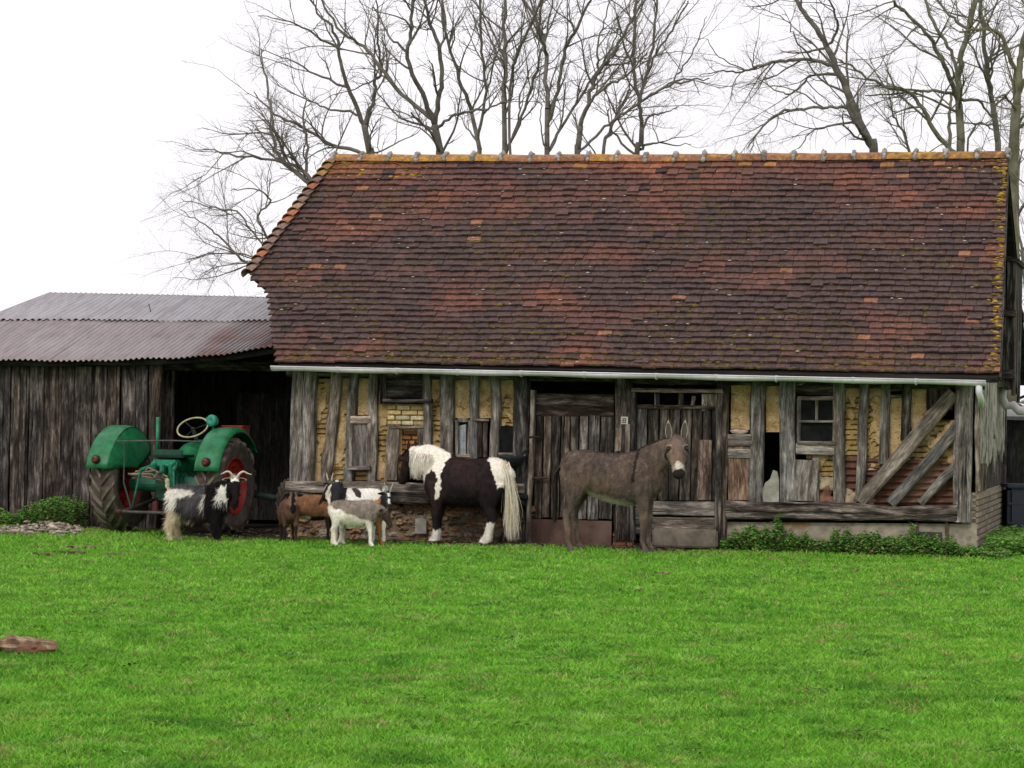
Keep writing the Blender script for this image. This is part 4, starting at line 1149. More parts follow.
def cl_low(x, y):
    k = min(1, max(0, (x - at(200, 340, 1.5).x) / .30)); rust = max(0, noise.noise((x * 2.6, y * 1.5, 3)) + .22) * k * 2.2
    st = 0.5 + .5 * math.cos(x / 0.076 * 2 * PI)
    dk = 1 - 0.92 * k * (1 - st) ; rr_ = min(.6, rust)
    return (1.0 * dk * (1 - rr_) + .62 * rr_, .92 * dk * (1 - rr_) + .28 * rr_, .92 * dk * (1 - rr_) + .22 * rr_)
def cl_up(x, y): return (1.22, 1.27, 1.32)  # upper sheets tinted paler, sky reflection put into the colour
xA = at(-70, 340, .7).x; xB = at(279, 350, .7).x
xs_ = [xA, xA + 2.3, xA + 3.15, xA + 3.98, xB + .12]
ua = t0.x
step = (xB + .12 - (xA)) / 6
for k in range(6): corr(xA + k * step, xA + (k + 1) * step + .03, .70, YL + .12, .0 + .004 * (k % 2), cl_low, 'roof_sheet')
step2 = (xB + .75 - ua) / 5
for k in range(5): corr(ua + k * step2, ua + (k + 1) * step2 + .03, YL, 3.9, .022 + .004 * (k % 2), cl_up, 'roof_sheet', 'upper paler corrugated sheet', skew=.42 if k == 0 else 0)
for y in (.85, 2.0, 3.0, 3.8):
    mb = MB()
    xq = xA if y < YL else ua
    for k in range(6):
        xa_ = xq + .05 + (xB - xq) * k / 6; xb_ = xq + .05 + (xB - xq) * (k + 1) / 6
        A = Vector((xa_, y, shed_z(xa_, y) - .085)) - SO; B = Vector((xb_, y, shed_z(xb_, y) - .085)) - SO; beam(mb, A, B, .07, .07, .003)
    mb.build('purlin', 'wood_black', shed)
mb = MB(); P = at(150, 309, 2.9) - SO; tube(mb, [P + Vector((0.01, 0, -.04)), P, P + Vector((-.02, 0, .07))], .008, 5, (.12, .1, .1)); mb.build('nail_rod', 'iron', shed)
# rear slope so the roof closes from the side
mb = MB(); mb.add([Vector((ua, 3.9, shed_z(ua, 3.9) + .02)) - SO, Vector((xB + .7, 3.9, shed_z(xB, 3.9) + .02)) - SO, Vector((xB + .7, 6.2, 2.3)) - SO, Vector((ua, 6.2, 2.3)) - SO], [(0, 1, 2, 3)]); mb.build('rear_slope', 'sheet', shed)

# ------------------------------------------------------------------ right background: a dark outbuilding and a tank
ob = empty('outbuilding', world((at(1002, 500, 5.6).x, 5.6, 0)), -YAW); tag(ob, 'dark stained rear outbuilding just beyond the barn corner', 'outbuilding')
mb = MB(); hz = at(1010, 415, 5.6).z; x = 0
while x < 3.5: beam(mb, (x + .09, 0, -.05), (x + .09, 0, hz), .185, .03, .003, col=(1.5, 1.5, 1.4)); x += .18
mb.build('wall', 'wood_black', ob)
mb = MB(); box(mb, (1.75, .45, hz + .03), (3.8, 1.2, .05), Matrix.Rotation(.12, 3, 'X')); mb.build('roof', 'sheet', ob)
mb = MB(); 
for k in range(5): beam(mb, (-.0, .1 + k * .2, -.05), (-.0, .1 + k * .2, hz), .2, .03, .002, nrm=Vector((1, 0, 0)))
mb.build('side_wall', 'wood_black', ob)
tk = gp(1022, 536); tk_o = empty('water_tank', world((at(1024, 500, 4.0).x, 4.0, 0))); tag(tk_o, 'dark blue plastic water tank behind the barn corner', 'water tank')
hz2 = at(1015, 486, 4.0).z
mb = MB(); box(mb, (0, 0, hz2 / 2), (0.5, 0.5, hz2), col=(1, 1, 1), ch=.05)
mb.build('body', 'blue', tk_o); mb = MB(); box(mb, (0, 0, hz2 + .005), (.54, .54, .05), col=(1.4, 1.4, 1.4), ch=.015); mb.build('rim', 'blue', tk_o)
for z in (.25, .5):
    mb = MB(); box(mb, (0, 0, z), (.52, .52, .03), ch=.008); mb.build('rib', 'blue', tk_o)
# ================================================================== BARE TREES
SIDES = {0: 9, 1: 6, 2: 4, 3: 3, 4: 3}
def wander(p, d, L, segs, bend, up=0.0):
    out = [p.copy()]; d = d.normalized()
    for i in range(segs):
        d = (d + Vector((random.gauss(0, bend), random.gauss(0, bend), random.gauss(0, bend) + up))).normalized()
        p = p + d * (L / segs); out.append(p.copy())
    return out, d
def spread(d, ang):
    o = d.orthogonal().normalized(); o = Matrix.Rotation(random.uniform(0, 2 * PI), 3, d) @ o
    return (d * math.cos(ang) + o * math.sin(ang)).normalized()
def sprout(mb, pts, r0, r1, level, dens, up, stats, col, lscale=1.0):
    """branches off a limb given by its points"""
    L = sum((pts[i + 1] - pts[i]).length for i in range(len(pts) - 1))
    nb = max(1, int(L * dens[level])); 
    for _ in range(nb):
        k = random.uniform(0.18 if level == 0 else 0.1, 1.0) * (len(pts) - 1); i = min(int(k), len(pts) - 2); f = k - i
        p = pts[i].lerp(pts[i + 1], f); d = (pts[i + 1] - pts[i]).normalized()
        kk = k / (len(pts) - 1); rr = (r0 * (1 - kk) + r1 * kk)
        nl = (1.25, 0.52, 0.25)[level] * random.uniform(0.5, 1.3) * lscale
        nr = min(rr * 0.6, (0.022, 0.009, 0.0052)[level])
        dd = spread(d, random.uniform(0.45, 1.05)); dd = (dd + Vector((0, 0, up))).normalized()
        q, _d = wander(p, dd, nl, (7, 5, 3)[level], (0.15, 0.20, 0.22)[level], up * 0.22)
        m = len(q); rs = [nr * (1 - 0.75 * j / (m - 1)) for j in range(m)]
        tube(mb, q, rs, (5, 3, 3)[level], col, cap=False)
        if level < 2: sprout(mb, q, nr, nr * .25, level + 1, dens, up, stats, col, lscale)
def tree(label, Y, trunk, limbs, group, dens=(3.4, 7.5, 10), up=0.12, col=(0.15, 0.138, 0.118), lscale=1.0, depthj=1.0, kind='bare_tree'):
    """trunk: px polyline (x, y, width px) starting at the top of the hidden part; limbs likewise"""
    s = FPX / (Y + 32) * 1.45
    def P(q, dy=0.0): return wd(q[0], q[1], Y + dy)
    b = P(trunk[0]); base = Vector((b.x - (P(trunk[1]).x - b.x) * 0.4, Y, 0)) 
    root = empty(kind, base); tag(root, label, 'tree', group)
    tm = MB(); pts = [base + Vector((0, 0, -0.05)), base.lerp(b, 0.5) + Vector((.05, 0, 0))] + [P(q) for q in trunk]
    rad = [trunk[0][2] / s * 0.62, trunk[0][2] / s * .54] + [q[2] / s / 2 for q in trunk]
    rows = cr([(*p, r) for p, r in zip(pts, rad)], 5)
    tp = [Vector(r[:3]) - base for r in rows]; tube(tm, tp, [max(r[3], .006) for r in rows], 10, col)
    tm.build('trunk', 'bark', root, smooth=True)
    cm = MB()
    top = [p - base for p in pts[2:]]; tr_ = rad[2:]
    tpp = [Vector(r[:3]) - base for r in cr([tuple(p) for p in pts[2:]], 4)]
    sprout(cm, tpp, tr_[0], tr_[-1], 0, dens, up, None, col, lscale)
    known = [p.copy() for p in tpp]
    for lm in limbs:
        dsgn = random.uniform(-1, 1) * depthj
        n = len(lm); lp = []
        p0 = P(lm[0]) - base
        j0 = min(known, key=lambda k_: (k_.x - p0.x) ** 2 + (k_.z - p0.z) ** 2); gap = math.hypot(j0.x - p0.x, j0.z - p0.z)
        dy0 = j0.y if gap < 0.45 else 0.0
        for i, q in enumerate(lm): lp.append((*(P(q, dy0 + dsgn * (i / (n - 1)) ** 0.8) - base), q[2] / s / 2))
        if gap < 0.45: lp[0] = (j0.x, j0.y, j0.z, lp[0][3])
        elif p0.z > 4.0: lp.insert(0, (p0.x * .93 + j0.x * .07, p0.y, p0.z - 1.6, lp[0][3]))
        rows = cr(lp, 5)
        q = [Vector(r[:3]) + (Vector((random.gauss(0, .012), random.gauss(0, .02), random.gauss(0, .012))) if i else Vector()) for i, r in enumerate(rows)]
        tube(cm, q, [max(r[3], .004) for r in rows], 7, col, cap=False)
        known += [p.copy() for p in q]
        sprout(cm, q, rows[0][3], rows[-1][3], 0, dens, up, None, col, lscale)
    cm.build('crown', 'bark', root, smooth=True)
GB = 'bare winter trees behind the barn'
def c1(*p): return [(120 + x / 2.56, y / 2.56, w) for x, y, w in p]
def c2(*p): return [(500 + x / 3.657, y / 3.657, w) for x, y, w in p]
def c3(*p): return [(700 + x / 3.16, y / 3.16, w) for x, y, w in p]
tree('spreading bare tree leaning furthest left over the shed roof', 9.5, [(335, 215, 13), (322, 198, 11), (313, 186, 9)],
     [c1((490, 475, 8), (430, 425, 6), (395, 370, 5), (385, 280, 4), (372, 200, 3), (360, 130, 1.5)),
      c1((520, 500, 8), (470, 440, 6), (400, 410, 4), (300, 400, 3), (215, 380, 1.5)),
      c1((470, 450, 5), (480, 380, 4), (470, 300, 3), (480, 240, 1.5)),
      [(300, 270, 5), (272, 262, 4), (247, 262, 4), (222, 240, 3), (205, 225, 2), (180, 210, 1.2)],
      [(290, 255, 5), (270, 240, 4), (258, 218, 3), (270, 200, 3), (255, 188, 2), (230, 190, 1.2)],
      [(300, 275, 4), (262, 245, 3), (240, 215, 2.5), (215, 208, 2), (180, 200, 1)],
      [(310, 280, 4), (285, 282, 3), (262, 300, 2), (245, 320, 1)],
      [(268, 262, 3), (240, 254, 2), (205, 255, 2), (185, 262, 1)]], GB, dens=(4.0, 9, 11), up=0.02)
tree('bare tree forking just above the left end of the ridge', 10.5, c1((643, 420, 11), (640, 395, 10), (625, 320, 9)),
     [c1((625, 320, 7), (590, 240, 6), (565, 160, 5), (550, 80, 4), (500, 20, 3), (470, -40, 2)),
      c1((625, 320, 7), (650, 250, 5), (652, 205, 5), (668, 185, 4), (660, 90, 3), (655, -20, 2)),
      c1((600, 395, 6), (545, 370, 5), (470, 325, 4), (395, 290, 3), (340, 235, 1.5)),
      c1((600, 300, 4), (540, 280, 3), (470, 250, 2), (400, 215, 1.5)),
      c1((575, 230, 4), (500, 190, 3), (430, 150, 2), (360, 130, 1)),
      c1((560, 130, 4), (480, 80, 3), (420, 50, 2), (350, 40, 1)),
      c1((640, 390, 3), (700, 370, 2), (770, 335, 1.2))], GB, up=0.06)
tree('stout bare tree with three forking stems above the left ridge', 9.0, c1((818, 420, 12), (820, 390, 11), (805, 320, 11)),
     [c1((805, 325, 8), (775, 240, 7), (735, 150, 6), (745, 70, 5), (750, -30, 4)),
      c1((810, 320, 8), (820, 240, 7), (822, 150, 6), (795, 60, 5), (770, -30, 3)),
      c1((790, 310, 7), (735, 255, 6), (680, 190, 6), (635, 130, 5), (570, 85, 4), (515, 0, 3), (500, -40, 2)),
      c1((800, 390, 5), (795, 340, 4), (745, 290, 3)),
      c1((825, 325, 5), (850, 300, 4), (890, 285, 4), (950, 275, 3), (1010, 245, 2)),
      c1((735, 150, 4), (690, 90, 3), (650, 20, 2)),
      c1((822, 150, 4), (835, 60, 3), (820, -30, 2))], GB, up=0.08)
tree('slender bare pole tree right of the forking one', 12.5, c1((920, 420, 7), (920, 380, 7), (900, 290, 6)),
     [c1((900, 290, 6), (870, 200, 5), (835, 90, 4), (820, -30, 3)), c1((915, 350, 5), (935, 230, 4), (925, 110, 4), (920, -20, 3)),
      c1((935, 230, 3), (960, 150, 2.5), (985, 60, 2))], GB, up=0.2)
tree('straight bare tree rising left of the roof centre', 11.5, c1((985, 420, 9), (985, 380, 8), (983, 250, 7)),
     [c1((983, 250, 7), (987, 150, 6), (985, 60, 5), (990, -30, 4)), c1((1000, 400, 5), (1020, 320, 4), (1060, 200, 4), (1090, 90, 3), (1110, -20, 2)),
      c1((985, 170, 4), (950, 110, 3), (925, 30, 2)), c2((45, 560, 4), (65, 440, 3), (75, 350, 2.5), (110, 250, 2))], GB, up=0.2)
tree('tall bare tree with a double stem over the middle ridge', 10.0, c2((172, 590, 8), (172, 540, 8), (172, 400, 7)),
     [c2((172, 400, 7), (168, 300, 6), (165, 180, 6), (135, 80, 5), (75, -20, 4)), c2((172, 470, 6), (210, 330, 5), (240, 180, 5), (290, 80, 4), (335, -10, 3)),
      c2((165, 185, 5), (145, 90, 4), (160, -20, 3)), c2((200, 560, 5), (240, 440, 4), (310, 330, 4), (380, 230, 3), (430, 110, 2)),
      c2((35, 340, 4), (60, 200, 4), (110, 100, 4), (150, -10, 3)), c2((150, 560, 3), (150, 460, 2), (155, 380, 1.5)), c2((228, 560, 3), (230, 420, 2.5), (235, 300, 1.5))], GB, up=0.2)
tree('leaning bare tree fanning right over the middle ridge', 9.6, c2((283, 590, 9), (285, 545, 9), (295, 460, 8)),
     [c2((295, 460, 7), (320, 380, 6), (350, 275, 6), (410, 190, 5), (470, 100, 4), (520, 0, 3)), c2((300, 440, 5), (345, 350, 4), (400, 310, 4), (470, 270, 3), (540, 190, 2)),
      c2((350, 275, 4), (355, 180, 3), (380, 80, 2), (400, -10, 2)), c2((310, 560, 4), (370, 480, 4), (430, 430, 4), (520, 370, 4), (600, 320, 4), (690, 295, 3), (770, 290, 1.5)),
      c2((600, 320, 3), (660, 260, 2.5), (720, 160, 2), (750, 60, 1)), c2((640, 310, 3), (700, 290, 2), (730, 350, 1))], GB, up=0.16)
tree('bushy bare tree branching low at the ridge centre right', 10.8, c2((500, 590, 8), (515, 530, 8), (518, 470, 7)),
     [c2((518, 470, 6), (510, 380, 6), (490, 270, 5), (492, 150, 5), (495, 40, 4), (505, -30, 3)), c2((512, 380, 5), (540, 260, 5), (560, 150, 4), (575, -10, 3)),
      c2((375, 570, 5), (400, 480, 5), (440, 400, 4), (475, 330, 3)), c2((540, 260, 4), (580, 180, 3), (640, 90, 3), (690, 0, 2)), c2((500, 540, 5), (560, 520, 3), (630, 530, 2), (700, 525, 1)),
      c2((490, 250, 4), (450, 150, 3), (430, 60, 2)), c2((445, 555, 4), (410, 480, 3), (395, 400, 2)), c2((515, 480, 4), (545, 430, 3), (600, 410, 2), (650, 390, 1))], GB, up=0.16)
tree('thick bare tree leaning left above the right half of the roof', 9.2, c3((550, 500, 13), (535, 450, 12), (500, 380, 12)),
     [c3((500, 380, 12), (470, 300, 11), (430, 210, 10), (380, 110, 8), (330, 40, 7), (280, -30, 5)), c3((515, 470, 7), (490, 390, 6), (465, 320, 5)),
      c3((430, 210, 6), (360, 190, 5), (270, 190, 5), (200, 205, 4), (130, 225, 3), (60, 225, 2), (0, 240, 1)), c3((470, 350, 5), (400, 340, 4), (330, 345, 4), (260, 355, 4), (200, 400, 3), (150, 470, 2)),
      c3((430, 240, 4), (350, 240, 3), (300, 290, 3), (250, 290, 2), (170, 240, 1)), c3((480, 400, 4), (420, 395, 3), (350, 420, 2), (310, 470, 1.5)),
      c3((410, 150, 4), (435, 90, 4), (420, 30, 3), (390, -20, 2)), c3((130, 225, 2), (60, 180, 1.5), (20, 120, 1)), c3((350, 190, 3), (300, 120, 2), (270, 60, 1.5), (180, 20, 1))], GB, up=0.03)
tree('mossy bare tree with a forked crown near the right ridge end', 9.8, c3((823, 500, 12), (825, 450, 12), (818, 330, 11)),
     [c3((818, 330, 10), (818, 230, 9), (840, 120, 8), (870, 0, 7), (880, -40, 6)), c3((815, 310, 8), (790, 240, 7), (750, 160, 6), (700, 90, 5), (610, 0, 4)),
      c3((800, 250, 5), (800, 180, 5), (750, 90, 5), (700, -20, 4)), c3((755, 500, 8), (745, 420, 7), (700, 340, 6), (650, 290, 5), (570, 270, 4), (480, 210, 3), (440, 190, 2)),
      c3((800, 470, 6), (790, 380, 5), (790, 300, 4)), c3((800, 290, 5), (720, 285, 4), (660, 295, 3), (520, 300, 2)), c3((835, 310, 5), (880, 320, 4), (920, 370, 3)), c3((850, 110, 5), (800, 60, 4), (740, -10, 3)),
      c3((660, 480, 4), (620, 380, 3), (600, 320, 2), (590, 220, 1.5))], GB, up=0.06, col=(0.155, 0.148, 0.105))
tree('tall narrow bare tree between the two right-hand trunks', 11.5, c3((942, 500, 9), (940, 440, 9), (925, 330, 8)),
     [c3((925, 330, 8), (910, 230, 7), (895, 110, 6), (885, -20, 5)), c3((905, 180, 4), (960, 150, 3), (1010, 80, 2)), c3((915, 260, 4), (870, 180, 3), (830, 90, 2)), c3((845, 470, 3), (880, 390, 3), (925, 410, 2))], GB, up=0.12)
tree('thick mossy bare tree rising behind the right gable', 8.6, c3((990, 540, 16), (993, 440, 15), (1000, 330, 14)),
     [c3((1000, 330, 12), (1005, 250, 10), (1020, 150, 9), (1045, 50, 8), (1060, -30, 6)), c3((995, 290, 7), (985, 200, 6), (950, 110, 6), (890, 92, 4), (820, 100, 2)),
      c3((1010, 300, 7), (1050, 200, 6), (1090, 110, 5)), c3((985, 430, 5), (1010, 400, 4), (1040, 390, 3)), c3((1000, 350, 4), (960, 300, 3), (930, 320, 2)), [(1014, 230, 5), (1030, 200, 4), (1045, 180, 3)], [(1012, 330, 4), (1025, 350, 3), (1040, 345, 2)]], GB, up=0.06, col=(0.155, 0.15, 0.095))
tree('thin bare tree at the right edge behind the gable', 7.2, [(1040, 420, 7), (1030, 330, 6), (1022, 250, 5)], [[(1022, 250, 4), (1016, 200, 3), (1022, 150, 2)], [(1030, 330, 3), (1016, 350, 2), (1010, 380, 1.5)], [(1035, 380, 3), (1020, 370, 2), (1010, 395, 1)]], GB, up=0.05)
# far hedge closing the horizon
def hedge():
    px = random.uniform(-300, 1400); Y = random.uniform(60, 70); p = wd(px, 410, Y); return (p.x, Y, random.random() * (2.0 + 0.8 * noise.noise((p.x * .2, 0, 0))))
leaves_obj('far_hedge', 9000, hedge, 'distant dull hedge beyond the field behind the barn', 'hedge', [(0.06, 0.07, 0.035), (0.09, 0.085, 0.05), (0.05, 0.05, 0.035)], size=(0.3, 0.7))
# ================================================================== ANIMALS
def remeshed(mb, voxel, smooth_it=6):
    me = bpy.data.meshes.new('tmp'); me.from_pydata(mb.v, [], mb.f)
    o = bpy.data.objects.new('tmp', me); COL.objects.link(o)
    r = o.modifiers.new('r', 'REMESH'); r.mode = 'VOXEL'; r.voxel_size = voxel
    s = o.modifiers.new('s', 'SMOOTH'); s.factor = 0.5; s.iterations = smooth_it
    dg = bpy.context.evaluated_depsgraph_get(); ev = o.evaluated_get(dg)
    out = bpy.data.meshes.new_from_object(ev)
    bpy.data.objects.remove(o); bpy.data.meshes.remove(me)
    return out

def paint(me, colf, mat):
    n = len(me.vertices); co = np.empty(n * 3, 'f'); me.vertices.foreach_get('co', co); co = co.reshape(-1, 3)
    no = np.empty(n * 3, 'f'); me.vertices.foreach_get('normal', no); no = no.reshape(-1, 3)
    cs = np.array([colf(Vector(map(float, c)), n_) for c, n_ in zip(co, no)], 'f')
    cs = np.concatenate([cs, np.ones((n, 1), 'f')], 1)
    a = me.attributes.new('col', 'FLOAT_COLOR', 'POINT'); a.data.foreach_set('color', cs.ravel())
    me.materials.clear(); me.materials.append(M[mat]); me.shade_smooth()
    return co, no, cs

def fur_mesh(me, co, cs, n, lenf, parent, lie=0.75, wid=0.0016, name='fur', keep=None):
    """short hairs lying back and down over the coat"""
    nf = len(me.polygons); cen = np.empty(nf * 3, 'f'); me.polygons.foreach_get('center', cen); cen = cen.reshape(-1, 3)
    nor = np.empty(nf * 3, 'f'); me.polygons.foreach_get('normal', nor); nor = nor.reshape(-1, 3)
    ar = np.empty(nf, 'f'); me.polygons.foreach_get('area', ar)
    idx = rng.choice(nf, n, p=ar / ar.sum())
    fv = np.array([me.polygons[int(i)].vertices[0] for i in idx])
    p = cen[idx] + rng.normal(0, 0.004, (n, 3)); nn = nor[idx]
    L = np.array([lenf(q) for q in p]) * (0.6 + 0.7 * rng.random(n)); ok = L > 0.001
    p, nn, L, fv = p[ok], nn[ok], L[ok], fv[ok]; n = len(p)
    flow = np.tile(np.array([[-0.55, 0, -0.85]]), (n, 1)) + rng.normal(0, .28, (n, 3))
    flow -= nn * (flow * nn).sum(1, keepdims=True)
    d = nn * (1 - lie) + flow * lie; d /= np.linalg.norm(d, axis=1, keepdims=True)
    sd = np.cross(d, nn + rng.normal(0, .3, (n, 3))); sd /= np.linalg.norm(sd, axis=1, keepdims=True) + 1e-6
    tip = p + d * L[:, None] + np.array([0, 0, -1]) * (L ** 2 * 2.5)[:, None]; w_ = wid * (0.7 + .8 * rng.random(n))[:, None]
    V = np.stack([p - sd * w_, p + sd * w_, tip], 1).reshape(-1, 3)
    c = cs[fv][:, :3] * (0.72 + 0.55 * rng.random(n))[:, None]; c = np.repeat(c, 3, 0)
    m = bpy.data.meshes.new(name); m.vertices.add(n * 3); m.vertices.foreach_set('co', V.astype('f').ravel())
    m.loops.add(n * 3); m.loops.foreach_set('vertex_index', np.arange(n * 3, dtype='i')); m.polygons.add(n); m.polygons.foreach_set('loop_start', np.arange(0, n * 3, 3, dtype='i'))
    m.update(calc_edges=True)
    a = m.attributes.new('col', 'FLOAT_COLOR', 'POINT'); a.data.foreach_set('color', np.concatenate([c, np.ones((len(c), 1))], 1).astype('f').ravel())
    m.materials.append(M['hair']); o = bpy.data.objects.new(name, m); COL.objects.link(o); o.parent = parent
    return o

def locks(name, parent, n, rootf, cols, segs=6, w=0.006, ragged=.2):
    """long hair; rootf() -> (point, list of following points) hair path"""
    mb = MB()
    for i in range(n):
        path = rootf(); c = jit(random.choice(cols), .18); m = len(path); vs = []
        t0 = (path[-1] - path[0]).normalized(); s = t0.cross(Vector((random.uniform(-1, 1), random.uniform(-1, 1), random.uniform(-.3, .3)))).normalized()
        for j, p in enumerate(path):
            ww = w * (1 - 0.85 * j / (m - 1)); vs += [p - s * ww, p + s * ww]
        mb.add(vs, [(2 * j, 2 * j + 1, 2 * j + 3, 2 * j + 2) for j in range(m - 1)], c)
    return mb.build(name, 'hair', parent)

def head_matrix(pos, yaw, pitch, roll=0.0):
    return Matrix.Translation(pos) @ Matrix.Rotation(R(yaw), 4, 'Z') @ Matrix.Rotation(R(pitch), 4, 'Y') @ Matrix.Rotation(R(roll), 4, 'X')

def ear(parent, base, tipdir, opening, L, W, inner, outer, rim=None):
    """cupped leaf-shaped ear with some thickness"""
    base = Vector(base); t = Vector(tipdir).normalized(); o = Vector(opening); o = (o - t * o.dot(t)).normalized(); s = t.cross(o)
    nu, nv = 7, 9; vin = []; vout = []; ci = []; co_ = []
    for i in range(nv + 1):
        k = i / nv; wd_ = W * (math.sin(PI * min(1, 0.12 + 0.88 * k) ** 0.8) ** 0.8 + 0.12 * (1 - k)) / 2; wd_ = max(wd_, .002)
        for j in range(nu + 1):
            a = (j / nu - .5) * 2; cup = (1 - a * a) * W * .28 * (1 - .6 * k)
            p = base + t * (L * k) + s * (a * wd_) - o * cup
            vin.append(p); vout.append(p - o * .006)
            e = abs(a) > .72 or k > .88
            ci.append((rim or outer) if e else inner); co_.append(outer)
    W1 = nu + 1; fs = [(i * W1 + j, i * W1 + j + 1, (i + 1) * W1 + j + 1, (i + 1) * W1 + j) for i in range(nv) for j in range(nu)]
    n0 = len(vin); fb = [tuple(n0 + q for q in f[::-1]) for f in fs]; ed = []
    for i in range(nv): ed += [(i * W1, (i + 1) * W1, n0 + (i + 1) * W1, n0 + i * W1), (i * W1 + nu, n0 + i * W1 + nu, n0 + (i + 1) * W1 + nu, (i + 1) * W1 + nu)]
    for j in range(nu): ed.append((nv * W1 + j, nv * W1 + j + 1, n0 + nv * W1 + j + 1, n0 + nv * W1 + j))
    mb = MB(); mb.add(vin + vout, fs + fb + ed, ci + co_); return mb.build('ear', 'coat', parent, smooth=True)

LEGF = 1.0
def leg(mb, rows, y, splay=0.0):
    """rows: (x, z, r across, r along)"""
    rr = []
    for (x, z, a, b_) in rows: f_l = LEGF if z < .6 else 1.0; rr.append((x, y + splay * (rows[0][1] - z), z, a * f_l, b_ * f_l))
    loft(mb, rr, up=(1, 0, 0), n=12, k=3, cap=0.15)

def animal(name, label, cat, loc, rz, body, neck, legs, hm, head, voxel, colf, fur_n, furlen, eyes, group=None, extra=None, hair_w=.0016, lie=.75):
    root = empty(name, loc, rz); tag(root, label, cat, group)
    mb = MB(); loft(mb, [(x, 0, z, w, h_) for x, z, w, h_ in body], n=20, k=4); loft(mb, neck, n=16, k=4)
    for rows, y, sp in legs: leg(mb, rows, y, sp)
    loft(mb, [(d, 0, oz, w, h_) for d, oz, w, h_ in head], n=16, k=4, mat4=hm)
    if extra: extra(mb, hm)
    me = remeshed(mb, voxel); me.name = 'body'
    hi = hm.inverted()
    def cf(p, n_):
        v = noise.noise_vector(p * 22) * .012 + noise.noise_vector(p * 60 + Vector((5, 5, 5))) * .006
        q = p + v; c = colf(q, hi @ q); k = 1 + (.12 if c[1] > .35 else .4) * noise.noise(Vector((p.x * 30, p.y * 30, p.z * 9)))
        return (c[0] * k, c[1] * k, c[2] * k)
    co, no, cs = paint(me, cf, 'coat')
    o = bpy.data.objects.new('body', me); COL.objects.link(o); o.parent = root
    if fur_n: fur_mesh(me, co, cs, fur_n, lambda q: furlen(q, hi @ Vector(map(float, q))), root, lie, hair_w)
    for sgn in (1, -1):
        e = MB(); ball(e, hm @ Vector((eyes[0], eyes[1] * sgn, eyes[2])), eyes[3], (0.012, 0.008, 0.006), 2); e.build('eye', 'eye', root, smooth=True)
    return root

def inpoly(x, y, poly):
    c = False; j = len(poly) - 1
    for i in range(len(poly)):
        if (poly[i][1] > y) != (poly[j][1] > y) and x < (poly[j][0] - poly[i][0]) * (y - poly[i][1]) / (poly[j][1] - poly[i][1]) + poly[i][0]: c = not c
        j = i
    return c
def nz(p, s=1.0, o=0.0): return noise.noise(Vector(p) * s + Vector((o, o, o)))

# ---------------------------------------------------------------- donkey
dk_loc = wd(612, 551, -0.85); dk_loc.z = -0.005
DK = 1.0
def dk_col(p, h):
    base = Vector((0.120, 0.090, 0.076)); warm = Vector((0.170, 0.118, 0.088)); pale = Vector((0.52, 0.46, 0.39)); dark = Vector((0.035, 0.026, 0.022)); white = Vector((0.56, 0.50, 0.42))
    c = base.lerp(warm, min(1, max(0, nz(p, 3) + .4)))
    c = c * (1 + 0.35 * nz(p, 11)) * (1 + .25 * nz(Vector((p.x * 18, p.y * 18, p.z * 5)), 1))
    if -0.08 < h.x < 0.6 and abs(h.y) < .16 and -0.2 < h.z < 0.16 and p.z > .72:
        if h.x > 0.385 + .25 * abs(h.y): return dark * 0.8
        if ((h.x - .34) / .055) ** 2 + (h.y / .038) ** 2 < 1 and h.z > -.03: return white
        if h.x > .32 and (abs(h.y) > .04 or h.z < 0): return pale * .55
        if h.z > 0: c = c.lerp(Vector((.19, .10, .07)), .55 * math.exp(-((h.x - .25) / .06) ** 2 - (h.y / .04) ** 2))
        if ((h.x - .125) / .032) ** 2 + ((abs(h.y) - .088) / .026) ** 2 < 1: return c * .28
        if ((h.x - .125) / .055) ** 2 + ((abs(h.y) - .088) / .045) ** 2 < 1: return c * 1.45
        return c * 1.1
    zb = .73 - .24 * (p.x + .42)
    if p.z < zb + .02 and abs(p.y) < .20 and -0.29 < p.x < .30 and p.z > .40: return c.lerp(pale * 1.15, max(0, min(1, (zb + .02 - p.z) * 16)))
    if abs(p.x - .30 + 0.10 * (1.15 - p.z)) < .016 and p.z > .80 and p.z < 1.2: c = dark
    if p.z > 1.09 and abs(p.y) < .02 and p.x < .5: c = dark * 1.3
    if p.z < .40:
        c = c * (1 + .6 * max(0, nz(p, 5))) * .9
        if p.z < .06: c = Vector((.10, .085, .07))
    if p.x < -.5 and p.z < .75 and p.z > .5: c = c * .8
    return c
dk_hm = head_matrix(Vector((0.73, -0.07, 1.255)), -72, 56, 4) @ Matrix.Scale(.98, 4) @ Matrix.Scale(1.20, 4, (0, 1, 0))
body = [(-.60, .93, .05, .08), (-.56, .93, .14, .17), (-.44, .925, .20, .225), (-.25, .895, .235, .235), (-.05, .85, .25, .265), (.15, .83, .24, .29), (.30, .86, .205, .29), (.43, .86, .165, .24), (.53, .88, .10, .15)]
neck = [(.26, 0, .92, .11, .22), (.40, -.005, 1.02, .095, .19), (.54, -.02, 1.12, .08, .155), (.66, -.045, 1.21, .07, .115), (.71, -.055, 1.25, .06, .08)]
fl = [(.36, .85, .08, .13), (.365, .70, .075, .115), (.37, .58, .062, .085), (.375, .46, .052, .06), (.38, .385, .054, .058), (.38, .32, .041, .044), (.375, .22, .035, .038), (.375, .13, .032, .036), (.39, .075, .030, .034), (.405, .03, .045, .050), (.41, .0, .05, .056)]
hl = [(-.42, .90, .09, .17), (-.42, .76, .085, .15), (-.43, .64, .065, .105), (-.455, .54, .046, .066), (-.49, .46, .042, .058), (-.505, .40, .040, .050), (-.495, .30, .038, .045), (-.485, .20, .035, .040), (-.48, .13, .034, .038), (-.465, .075, .032, .036), (-.45, .03, .044, .05), (-.445, .0, .048, .055)]
